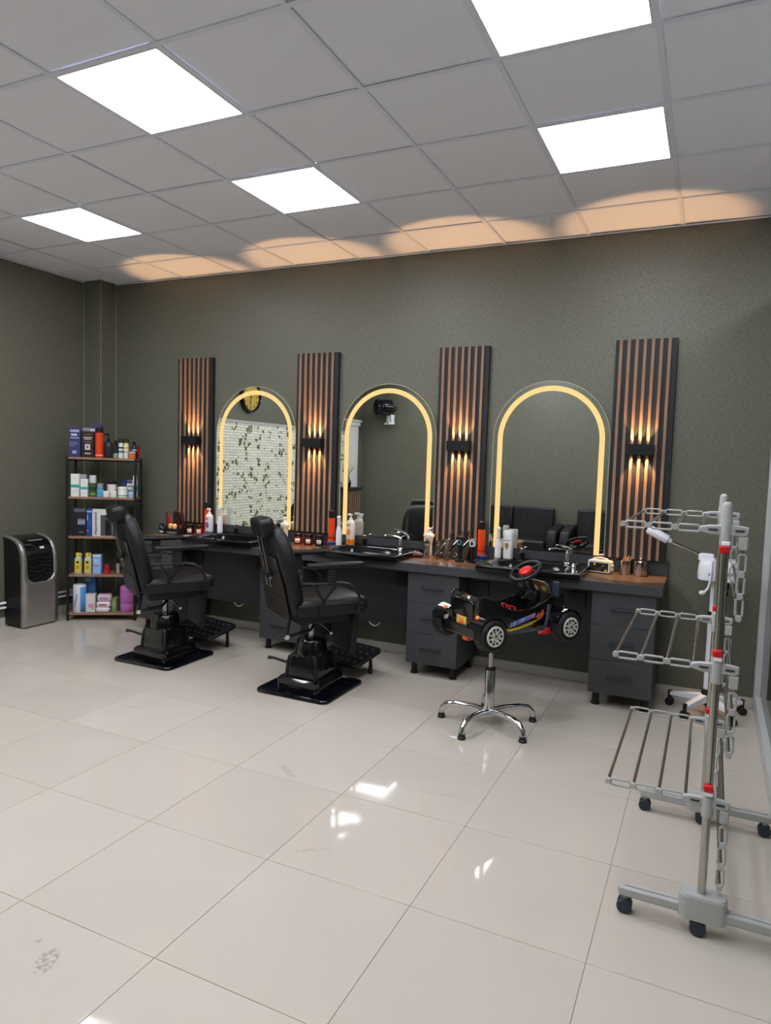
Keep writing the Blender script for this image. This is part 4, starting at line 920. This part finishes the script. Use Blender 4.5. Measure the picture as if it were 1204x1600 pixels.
for k in range(6):
    zz = .44 + k * .038; wv = [(.113 + .006 * (1 if i % 2 else 0), -.118 + .236 * i / 10) for i in range(11)]
    G().loft([[(x_, y_, zz + .006 * math.sin(i * .9 + k)), (x_ + .008, y_, zz + .006 + .006 * math.sin(i * .9 + k)), (x_, y_, zz + .016 + .006 * math.sin(i * .9 + k))] for i, (x_, y_) in enumerate(wv)]).build('louvre', M_BLKGL, t)
G().prism([(p[0] + .002, p[1] + .001) for p in prof[5:]] + [(prof[-1][0], prof[-1][1] - .01), (.06, .70)], 'y', -.128, .128).build('top_panel', M_BLKGL, t)
for k in range(8): G().at((.055, -.06 + k * .018, .753), 0, R(28)).box(-.004, .004, -.004, .004, -.002, .003).build('button', C_('#c9ccd0', .3), t)
dsp = G().at((.105, .03, .69), 0, R(68)).box(-.010, .010, -.02, .02, -.002, .004).build('badge', C_('#d6d8da', .3), t)
for sx in (-.09, .10):
    for sy in (-.13, .13): G().lathe([(.014, 0), (.014, .022)], (sx, sy, 0), 10).build('caster', M_BLKPL, t)
gr = G()
for k in range(9): gr.box(-.09, .07, -.1705, -.1675, .15 + k * .05, .175 + k * .05)
gr.build('side_grille', M_BLKMT, t)['kind'] = 'stuff'

# ------------------------------------------------------------------ things on the counter
DK = SZ - .0055
def spray_bottle(label, loc, h=.24, col='#e3e3e6'):
    t = thing('spray_bottle', label, 'spray bottle', loc, R(-70), 'white spray bottles')
    b = h * .66
    G().lathe([(.021, 0), (.024, .004), (.024, b * .75), (.017, b * .92), (.014, b)], n=20).build('body', C_(col, .3), t)
    G().prism([(-.018, b), (.018, b), (.02, b + .05), (.034, b + .062), (.034, b + .078), (-.012, b + .082), (-.022, b + .06)], 'y', -.012, .012).build('spray_head', C_('#eeeef0', .3), t, bev=.004)
    G().tube([(.026, 0, b + .058), (.030, 0, b + .03), (.024, 0, b + .012)], .004, 6).build('trigger', C_('#dcdce0', .3), t)
    return t
def hairspray(label, loc, h=.30):
    return bottle('hairspray_can', label, 'spray can', loc, cylp(.0275, 0, h - .062), '#e04818', [('cap', cylp(.028, h - .0615, h), '#17171a'), ('mark', cylp(.0278, .04, .046, .0002), '#f4d6c8'), ('emblem', [(.0279, .07), (.0279, .08)], '#8a2a12')], group='orange hairspray cans with black caps')
def amber_jar(label, loc, glass, rz=0):
    t = thing('amber_jar', label, 'jar', loc, rz, 'amber jars with white labels')
    G().lathe([(.033, 0), (.036, .004), (.036, .062), (.034, .066)], n=24).build('jar', C_(glass, .15), t)
    G().lathe(cylp(.037, .0665, .092), n=24).build('lid', C_('#15120f', .35), t)
    v = []
    for zz in (.018, .052):
        for i in range(7): a = R(-100 + 62 * i / 6); v.append((.0366 * math.cos(a), .0366 * math.sin(a), zz))
    lb = G().add(v, [(i, i + 1, i + 8, i + 7) for i in range(6)]).build('label', C_('#dedcd6', .5), t, solid=.0006)
    a = R(-72); G().at((.0372 * math.cos(a), .0372 * math.sin(a), .038), 0, 0, a).box(0, .0006, -.004, .004, -.004, .005).build('label_mark', C_('#3a3a3a', .5), lb)
def shampoo(label, loc, w, h, col, low, mark, cap='#e6e6e6', pump=True, group=None, rz=R(-20)):
    t = thing('shampoo_bottle', label, 'bottle', loc, rz, group); d = w * .55; b = h * .80
    G().loft([[(p[0], p[1], zz) for p in rrect(w * q, d * q, d * .45 * q, 5)] for zz, q in ((0, .95), (.004, 1), (b * .86, 1), (b * .96, .8), (b, .42))]).build('body', C_(col, .3), t, ang=50)
    if low: G().loft([[(p[0], p[1], zz) for p in rrect(w * 1.012, d * 1.02, d * .45, 5)] for zz in (.004, b * .22)]).build('base_band', C_(low, .3), t)
    mk = G().at((0, -d / 2 - .0006, b * .5), R(90)); mk.lathe([(w * .30, -.0006), (w * .30, .0006)], n=20); mo = mk.build('emblem', C_(mark, .35), t)
    G().at((0, 0, 0)).box(-w * .26, w * .16, -d / 2 - .0012, -d / 2, b * .76, b * .81).build('print', C_('#3f3f44', .4), t)
    G().box(-w * .16, w * .16, -d / 2 - .0022, -d / 2 - .0012, b * .49, b * .51).build('emblem_line', C_('#f0e6e6', .4), mo)
    if pump:
        G().lathe([(w * .17, b), (w * .17, b + h * .06), (.006, b + h * .065), (.006, b + h * .13)], n=14).build('pump_neck', C_(cap, .35), t)
        G().box(-.036, .012, -.008, .008, b + h * .13, b + h * .2).build('pump_head', C_(cap, .35), t, bev=.004)
    else: G().lathe(cylp(w * .17, b, b + h * .2), n=14).build('cap', C_(cap, .35), t)
    return t
# left station
org = thing('tool_caddy', 'black tool caddy with combs and brushes at the left end of the counter', 'caddy', (-1.735, -.20, CT), R(4))
cg = G(); cg.box(-.11, .11, -.05, .05, 0, .006); cg.box(-.11, -.105, -.05, .05, .006, .06).box(.105, .11, -.05, .05, .006, .06).box(-.105, .105, .045, .05, .006, .06).box(-.105, .105, -.05, -.045, .006, .055); cg.build('tray', M_BLKPL, org)
G().box(-.108, -.045, -.056, -.05, 0, .096).build('front_pocket', M_BLKPL, org, bev=.002)
G().box(-.098, -.058, -.0575, -.056, .012, .03).build('label_plate', C_('#b9bcc0', .4), org)
G().box(-.02, .085, -.0515, -.05, .010, .026).build('front_print', C_('#6f7276', .4), org)
G().at((-.078, -.0565, .065), 0, R(35)).box(-.024, .024, -.001, .001, -.002, .002).build('scissor_mark', C_('#c9ccd0', .4), org)
def brush(label, loc, rz, kind):
    t = thing('shaving_brush', label, 'brush', loc, rz, 'shaving brushes')
    G().lathe([(.010, 0), (.013, .008), (.009, .028), (.014, .04)], n=14).build('brush_handle', C_('#c9b9a0', .4), t)
    G().lathe([(.014, .04), (.019, .06), (.020, .075), (.013, .088), (.004, .09)], n=16).build('bristles', C_('#d8b070', .8), t)
for k, x in enumerate((-1.735, -1.685)): brush(['tan shaving brush on the left in the tool caddy', 'tan shaving brush on the right in the tool caddy'][k], (x, -.225, CT + .0065), 0, k)
for k, x in enumerate((-1.712, -1.655)):
    bottle('hair_wax', ['small red and white jar between the shaving brushes', 'small red and white jar at the right of the tool caddy'][k], 'jar', (x, -.185, CT + .0065), cylp(.012, 0, .05), '#c9c4c4', [('lid', cylp(.0125, .0505, .07), '#b3222e')], group='small red-lidded jars in the caddy')
t = thing('hair_brush', 'dark reddish paddle brush standing in the tool caddy', 'brush', (-1.71, -.168, CT + .0065), 0)
G().cyl((0, 0, 0), (0, 0, .08), .009, n=12).build('brush_handle', C_('#2a1714', .35), t); G().prism(rrect(.07, .13, .03, 5, 0, .14), 'y', -.011, .011).build('paddle', C_('#2b1613', .35), t, bev=.004)
t = thing('hair_brush', 'slim dark brown brush at the right of the tool caddy', 'brush', (-1.645, -.168, CT + .0065), 0)
G().cyl((0, 0, 0), (.004, 0, .10), .008, n=12).build('brush_handle', C_('#2a1714', .35), t); G().lathe([(.009, .10), (.013, .13), (.012, .17), (.005, .185)], (.004, 0, 0), 14).build('bristle_barrel', C_('#33190f', .5), t)
t = thing('hair_clip', 'red handled razor standing in the tool caddy', 'razor', (-1.79, -.19, CT + .0065), 0)
G().tube([(0, 0, 0), (-.004, 0, .10), (-.012, 0, .165)], [.007, .008, .009], 8).build('grip', C_('#8f1f1f', .35), t); G().tube([(.002, 0, .10), (.022, 0, .15), (.034, 0, .06)], .006, 8).build('blade_arm', C_('#b3261e', .35), t)
t = thing('comb', 'silver tailed comb standing in the tool caddy', 'comb', (-1.822, -.18, CT + .0065), 0)
G().tube([(0, 0, 0), (0, 0, .13)], .0045, 8).build('tail', M_STEEL, t); G().box(-.006, .014, -.003, .003, .10, .185).build('teeth_bar', C_('#3a1f1a', .4), t)
amber_jar('amber jar with white label beside the tool caddy', (-1.605, -.115, CT), '#4a1408', R(8))
amber_jar('reddish amber jar with white label beside the purple bottle', (-1.505, -.105, CT), '#7a1f0c', R(8))
hairspray('orange hairspray can behind the purple shampoo bottle', (-1.45, -.062, CT), .30)
shampoo('white pump shampoo bottle with purple base on the left counter', (-1.382, -.118, CT), .085, .25, '#d9d6e0', '#5a3a86', '#6a4a8c')
spray_bottle('white spray bottle beside the purple-based shampoo', (-1.29, -.085, DK), .225)
def lotion(label, loc, rz=R(-15)):
    t = thing('lotion_bottle', label, 'bottle', loc, rz, 'white lotion bottles with waisted sides')
    G().loft([[(p[0], p[1], zz) for p in rrect(w, .042, .018, 5)] for zz, w in ((0, .060), (.004, .066), (.05, .054), (.10, .058), (.14, .078), (.152, .082))]).build('body', C_('#dcc6b4', .35), t, ang=50)
    G().loft([[(p[0], p[1], zz) for p in rrect(w, d, .018, 5)] for zz, w, d in ((.152, .086, .05), (.168, .084, .048), (.172, .05, .04))]).build('collar', C_('#e6e2dc', .35), t)
    G().lathe([(.016, .172), (.016, .198), (.010, .2), (.010, .206), (.02, .208), (.02, .216), (.006, .22)], n=16).build('cap', C_('#e9e5e0', .35), t)
    G().box(-.018, .012, -.024, -.0215, .06, .135).build('label', C_('#8d8a2e', .4), t)
lotion('white lotion bottle behind the right barber chair headrest', (-.592, -.10, CT))
# middle station
amber_jar('amber jar with white label, leftmost of the middle three', (-.45, -.115, CT), '#7a1f0c', R(4))
amber_jar('amber jar with white label, centre of the middle three', (-.352, -.105, CT), '#5a1a0c', R(4))
amber_jar('dark amber jar with white label, rightmost of the middle three', (-.25, -.10, CT), '#241410', R(4))
hairspray('orange hairspray can standing behind the blue wax tin', (-.158, -.058, CT), .30)
def tin(label, loc):
    bottle('wax_tin', label, 'tin', loc, cylp(.041, 0, .026), '#26356f', [('lid', cylp(.042, .0265, .05), '#22356e'), ('stripe', cylp(.0413, .012, .018, .0002), '#3c8a56')], group='blue wax tins with a green stripe')
tin('blue wax tin in front of the middle hairspray can', (-.112, -.135, CT))
spray_bottle('white spray bottle beside the orange-based shampoo', (-.012, -.20, DK), .235)
shampoo('white pump shampoo bottle with orange base by the middle sink', (.035, -.088, DK), .082, .25, '#e6d6c8', '#e07818', '#e08a2a')
# right station
lotion('white lotion bottle between the middle sink and the clippers', (.715, -.075, CT), R(-5))
def clipper(label, loc, rz, h, body, head, group='hair clippers standing on the right counter', r=.016):
    t = thing('hair_clipper', label, 'hair clipper', loc, rz, group)
    G().loft([[(p[0], p[1], zz * h) for p in rrect(2 * r * q, 1.7 * r * q, r * .6 * q, 4)] for zz, q in ((0, .85), (.05, 1), (.35, .92), (.6, 1.05), (.76, 1.08), (.8, .95))]).build('body', body, t, ang=50)
    G().loft([[(p[0], p[1] - y, zz * h) for p in rrect(2 * r * q, r * 1.1 * q, r * .3 * q, 3)] for zz, q, y in ((.8, .95, 0), (.92, 1.1, .002), (1.0, .9, .004))]).build('blade_head', head, t, ang=50)
    G().box(-r * .4, r * .4, -r * .95, -r * .8, h * .16, h * .3).build('switch', M_BLKPL, t)
    G().box(-r * .5, r * .5, -r * 1.0, -r * .85, h * .55, h * .7).build('side_trim', head, t)
    return t
M_BRASS = mat('antique_brass', '#7d6f58', 0.35, metal=0.7); M_PEWTER = mat('pewter', '#8f8577', 0.35, metal=0.6)
t = thing('hair_clipper', 'brown and silver hair clipper lying by the middle sink', 'hair clipper', (.672, -.225, CT), R(18))
G().tube([(-.062, 0, .022), (-.045, 0, .023), (0, 0, .022), (.045, 0, .020), (.062, 0, .018)], [.012, .019, .020, .018, .012], 14).build('body', C_('#5a3428', .25), t)
G().tube([(-.078, 0, .022), (-.06, 0, .022)], [.012, .015], 12).build('blade_head', M_CHROME, t); G().box(-.02, .03, -.008, .008, .040, .0435).build('top_trim', M_STEEL, t, bev=.002)
clipper('pewter hair clipper in front of the lotion bottle', (.757, -.205, CT), R(-10), .135, M_PEWTER, M_STEEL, r=.018)
clipper('slim bronze hair clipper at the left of the scissor block', (.845, -.21, CT), R(-5), .138, M_BRASS, M_STEEL, r=.014)
clipper('brass hair clipper in front of the scissor block', (.924, -.232, CT), 0, .158, M_BRASS, M_PEWTER, r=.016)
t = thing('electric_shaver', 'black hair trimmer with teal ring on a charging base', 'hair trimmer', (1.022, -.225, CT), 0)
G().lathe([(.034, 0), (.034, .012), (.028, .018), (.024, .02)], n=20).build('charging_base', M_BLKPL, t)
G().loft([[(p[0], p[1], zz) for p in rrect(w, w * .8, .012, 4)] for zz, w in ((.02, .03), (.06, .034), (.13, .036), (.16, .040), (.165, .036))]).build('body', M_BLKPL, t, ang=50)
rg_ = G().at((0, -.018, .142)); rg_.torus((0, 0, 0), .015, .005, 'y', 20, 8); rg_.build('teal_ring', C_('#2f7f86', .3), t)
G().box(-.032, .032, -.015, .015, .165, .19).build('blade_head', M_BLKMT, t, bev=.004); G().box(-.034, .034, -.0165, -.015, .182, .187).build('blade_edge', M_STEEL, t)
t = thing('electric_shaver', 'silver and black beard trimmer on a charging stand', 'hair trimmer', (1.118, -.228, CT), 0)
G().loft([[(p[0], p[1], zz) for p in rrect(w, .06, .015, 4)] for zz, w in ((0, .066), (.018, .064), (.026, .05))]).build('charging_base', M_BLKGL, t, ang=50)
G().loft([[(p[0], p[1], zz) for p in rrect(w, .026, .01, 4)] for zz, w in ((.026, .022), (.09, .026), (.12, .04))]).build('grip', M_BLKPL, t, ang=50)
G().loft([[(p[0], p[1], zz) for p in rrect(w, .028, .01, 4)] for zz, w in ((.12, .041), (.15, .046), (.165, .048))]).build('silver_face', C_('#cfd1d6', .25), t, ang=50)
G().prism(rrect(.018, .03, .008, 4, 0, .142), 'y', -.0155, -.0138).build('face_inset', M_BLKPL, t); G().box(-.026, .026, -.012, .012, .165, .176).build('blade_head', M_STEEL, t, bev=.002)
# scissor block with scissors, combs and razors leaning in it
sb = thing('scissor_block', 'dark grey sloping scissor block between the clippers and the panel', 'tool holder', (.93, -.105, CT), 0)
G().prism([(-.06, 0), (.055, 0), (.055, .13), (.035, .135)], 'x', -.125, .125).build('block', mat('felt_grey', '#101114', .75, spec=.2), sb, bev=.003)
def slope(x, f): # point on the sloped face, f from bottom 0 to top 1
    return Vector((x, -.06 + .095 * f, .135 * f)) + Vector((0, -.006, .004))
for k, (x0, x1, lab) in enumerate(((-.105, -.055, 'steel scissors at the left of the scissor block'), (-.035, .02, 'steel scissors in the centre of the scissor block'), (.045, .10, 'steel scissors at the right of the scissor block'))):
    a, b = slope(x0, .35), slope(x1, 1.05); 
    t = thing('scissors', lab, 'scissors', tuple(Vector((.93, -.105, CT)) + a), 0, 'steel scissors in the block')
    v = b - a
    G().tube([(0, 0, 0), tuple(v * .5), tuple(v * 1.0)], [.0045, .0055, .003], 6).build('blade', M_CHROME, t)
    G().tube([tuple(v * .5), tuple(v * 1.0 + Vector((.006, 0, 0)))], [.005, .003], 6).build('blade', M_STEEL, t)
    for q in (-1, 1):
        lp = G(); c = Vector((-.004 + q * .013, -.004, -.016)); ns = [(c.x + .011 * math.cos(2 * PI * i / 14), c.y - .002 + .006 * math.sin(2 * PI * i / 14), c.z + .013 * math.sin(2 * PI * i / 14)) for i in range(14)]
        lp.tube(ns, .0022, 6, closed=True); lp.build('finger_loop', M_CHROME, t)
for k, (x0, x1, lab) in enumerate(((-.06, -.03, 'thin steel comb rising from the left of the scissor block'), (.02, .05, 'thin steel comb rising from the middle of the scissor block'), (.075, .10, 'thin dark comb rising from the right of the scissor block'))):
    t = thing('comb', lab, 'comb', (.93 + x0, -.105 + .03, CT + .118), 0, 'combs standing in the scissor block')
    G().tube([(0, .004, .014), (x1 - x0, .03, .098)], .0035, 6).build('spine', M_STEEL if k < 2 else M_BLKMT, t)
    G().at((0, .004, .014), 0, math.atan2(x1 - x0, .084)).box(0, .012, -.001, .001, .04, .088).build('teeth', M_STEEL if k < 2 else M_BLKMT, t)
hairspray('orange hairspray can behind the right washbasin spray bottle', (1.135, -.062, CT), .295)
tin('blue wax tin behind the silver beard trimmer', (1.168, -.14, CT))
spray_bottle('white spray bottle on the left rim of the right washbasin', (1.277, -.11, DK), .225)
t = thing('shampoo_bottle', 'white flip-cap shampoo bottle with gold shield on the right washbasin', 'bottle', (1.345, -.082, DK), R(-12))
G().loft([[(p[0], p[1], zz) for p in rrect(.075 * q, .045 * q, .018 * q, 5)] for zz, q in ((0, .95), (.004, 1), (.13, 1), (.168, .98))]).build('body', C_('#e4e3df', .3), t, ang=50)
G().loft([[(p[0], p[1], zz) for p in rrect(.073 * q, .044 * q, .018 * q, 5)] for zz, q in ((.1685, 1), (.20, 1), (.205, .95))]).build('cap', C_('#ecebe8', .3), t, ang=50)
G().prism([(-.014, .115), (.014, .115), (.014, .085), (0, .06), (-.014, .085)], 'y', -.0238, -.0226).build('shield', C_('#8f7a3a', .3), t)
G().box(-.024, .024, -.0234, -.0226, .128, .136).build('print', C_('#9a9a9c', .4), t)
# radio and steel canisters on the right end
t = thing('toaster_radio', 'cream retro radio with dark patterned front on the right counter', 'radio', (2.012, -.125, CT), R(-12))
G().prism(rrect(.155, .085, .014, 5, 0, .047), 'y', -.035, .035).build('case', C_('#d8cfc2', .35), t, bev=.004)
fc = G().box(-.066, .066, -.0365, -.035, .014, .074).build('front_panel', C_('#1d1b1c', .35), t, bev=.001)
for (x_, z_, r_, c_) in ((-.03, .062, .009, '#b8a52c'), (.05, .022, .010, '#c9a82a'), (-.02, .035, .010, '#4a2a2a'), (.012, .04, .008, '#5a3a30'), (.03, .055, .008, '#8a7a72'), (0, .024, .009, '#5c4a44')):
    q = G().at((x_, -.037, z_), R(90)); q.lathe([(r_, -.0006), (r_, .0006)], n=12); q.build('panel_print', C_(c_, .4), fc)
G().box(-.074, -.066, -.0368, -.0352, .016, .04).build('side_label', C_('#d6d6d6', .4), fc)
G().tube([(-.06, 0, .086), (-.045, 0, .099), (0, 0, .106), (.045, 0, .099), (.06, 0, .086)], .005, 8).build('handle', C_('#d8cfc2', .35), t)
for z_ in (.03, .055): G().cyl((.0775, 0, z_), (.090, 0, z_), .008, n=14).build('knob', C_('#cfc4b6', .35), t)
t = bottle('steel_cup', 'steel cup full of wooden sticks on the right counter', 'cup', (2.172, -.085, CT), [(.040, 0), (.041, .003), (.041, .095), (.0385, .095), (.0375, .01)], '#b9b6b0', mat_=mat('polished_steel', '#bdbab4', .12, metal=1.0))
for k in range(22):
    a = random.uniform(0, 2 * PI); r_ = random.uniform(.004, .032); h_ = random.uniform(.105, .128)
    G().tube([(r_ * .7 * math.cos(a), r_ * .7 * math.sin(a), .012), (r_ * 1.15 * math.cos(a + .3), r_ * 1.15 * math.sin(a + .3), h_)], .0028, 5).build('wooden_stick', C_('#c99866', .6), t)
t = bottle('steel_canister', 'steel canister with flat lid and knob at the right end', 'canister', (2.268, -.09, CT), [(.047, 0), (.048, .003), (.048, .092)], '#b9b6b0', [('lid', [(.05, .0925), (.05, .097), (.044, .102), (.01, .104)], MATS['polished_steel']), ('knob', [(.005, .104), (.005, .11), (.009, .114), (.004, .122)], MATS['polished_steel'])], n=28, mat_=MATS['polished_steel'])

# ------------------------------------------------------------------ the other side of the room, seen in the mirrors
def sofa(label, loc, w, seats, cat, name):
    t = thing(name, label, cat, loc, 0)           # faces +y (towards the mirrors)
    G().box(-w / 2, w / 2, .08, .74, .07, .26).build('base', M_LEATH, t, bev=.015)
    sw_ = (w - .30) / seats
    for k in range(seats):
        xx = -w / 2 + .15 + sw_ * k
        G().box(xx + .003, xx + sw_ - .003, .20, .76, .26, .45).build('seat_cushion', M_LEATH, t, bev=.04, seg=3)
        G().at((0, .17, .40), R(8)).box(xx + .003, xx + sw_ - .003, -.10, .06, 0, .50).build('back_cushion', M_LEATH, t, bev=.03, seg=3)
        G().at((0, .17, .40), R(8)).box(xx + sw_ * .25, xx + sw_ * .75, .055, .064, .05, .42).build('quilted_panel', M_QUILT, t, bev=.004)
    for s in (-1, 1):
        x0, x1 = (-w / 2, -w / 2 + .145) if s < 0 else (w / 2 - .145, w / 2)
        G().prism([(.06, .07), (.72, .07), (.74, .40), (.66, .60), (.20, .66), (.06, .66)], 'x', x0, x1).build('armrest', M_LEATH, t, bev=.03, seg=3)
        for y in (.12, .68): G().lathe([(.018, 0), (.024, .07)], (s * (w / 2 - .08), y, 0), 12).build('foot', M_CHROME, t)
    return t
sofa('black quilted leather sofa against the opposite wall', (-.09, -5.72, 0), 1.56, 2, 'sofa', 'sofa')
sofa('black quilted leather armchair beside the sofa', (1.12, -5.72, 0), .78, 1, 'armchair', 'armchair')
t = thing('side_table', 'small wooden side table in front of the sofa', 'table', (.04, -4.62, 0), 0)
G().box(-.25, .25, -.2, .2, .435, .46).build('tabletop', M_TABLEW, t, bev=.003)
for sx in (-.2, .2):
    for sy in (-.15, .15): G().box(sx - .02, sx + .02, sy - .02, sy + .02, 0, .434).build('leg', M_TABLEW, t, bev=.002)
# wall heater
t = thing('wall_heater', 'black drum shaped wall heater on white brackets, seen in the middle mirror', 'heater', (-2.20, -5.75, 2.42), R(42))
hh = G(); hh.tube([(0, .12, 0), (0, .14, 0), (0, .28, 0), (0, .30, 0), (0, .31, 0), (0, .37, 0), (0, .39, 0)], [.12, .135, .135, .12, .12, .135, .125], 28); hh.build('drum', M_BLKGL, t, ang=30)
for k in range(4): G().torus((0, .395, 0), .03 + k * .026, .004, 'y', 24, 6).build('grille_ring', M_BLKMT, t)
G().box(-.03, .03, .02, .14, -.03, .03).build('wall_arm', M_BLKMT, t)
for s in (-.085, .085): 
    G().box(s - .025, s + .025, .10, .16, -.25, -.12).build('bracket', C_('#d0d2cf', .4), t, bev=.006)
    G().box(s - .03, s + .03, .09, .20, -.28, -.25).build('bracket_foot', C_('#d0d2cf', .4), t, bev=.006)
# clock on the left wall
t = thing('wall_clock', 'round wall clock with gold face and black rim, seen in the left mirror', 'clock', (XL, -2.49, 2.32), 0)
ck = G().at((0, 0, 0), 0, R(90)); ck.lathe([(.20, 0), (.205, .01), (.205, .05), (.19, .062), (.18, .05), (.175, .03)], n=40); ck.build('rim', M_BLKGL, t, ang=40)
ck = G().at((0, 0, 0), 0, R(90)); ck.lathe([(.178, .028), (.178, .034)], n=40); fcl = ck.build('face', M_GOLD, t)
for k in range(12):
    a = R(30 * k); G().at((.0345, .15 * math.sin(a), .15 * math.cos(a)), -a).box(0, .003, -.006, .006, -.016, .016).build('hour_mark', M_BLKPL, fcl)
for (a, l) in ((R(50), .08), (R(170), .12)): G().at((.038, 0, 0), -a).box(0, .002, -.005, .005, -.02, l).build('hand', M_BLKPL, fcl)
# white pilaster in the far corner and slatted reception desk with twigs
M_PIL = mat('pilaster_white', '#d9dad4', .5)
pf = struct(G().box(XL, XL + .05, -5.52, -5.16, 0, 2.1).build('trim_6', M_PIL, bev=.004), 'white pilaster with moulded top in the far corner', 'trim')
G().box(XL, XL + .07, -5.55, -5.13, 2.1, 2.17).build('capital', M_PIL, pf, bev=.006); G().box(XL, XL + .09, -5.58, -5.10, 2.17, 2.20).build('capital_cap', M_PIL, pf, bev=.004)
t = thing('reception_desk', 'slatted desk with dark top in the far corner, seen in the middle mirror', 'desk', (-2.63, -4.82, 0), 0)
G().box(-.20, .08, -.30, .22, 0, 1.05).build('carcass', M_PANB, t); G().box(-.21, .11, -.31, .25, 1.05, 1.09).build('desk_top', M_ANTHD, t, bev=.003)
for k in range(8): G().box(.08, .092, -.28 + k * .065, -.26 + k * .065, .02, 1.04).build('slat', M_SLAT, t)
for k in range(4): G().box(-.19 + k * .065, -.18 + k * .065, .22, .232, .02, 1.04).build('slat', M_SLAT, t)
t = thing('twig_vase', 'black vase of bare twigs on the slatted desk', 'vase', (-2.58, -4.75, 1.091), 0)
G().lathe([(.04, 0), (.06, .05), (.05, .11), (.025, .14), (.03, .155)], n=20).build('vase', M_BLKGL, t)
for k in range(7):
    a = k * .9; G().tube([(0, 0, .12), (.04 * math.cos(a), .04 * math.sin(a), .24), (.11 * math.cos(a + .3), .09 * math.sin(a + .3), .33 + .02 * (k % 3))], [.004, .003, .002], 5).build('twig', C_('#2a241c', .7), t)
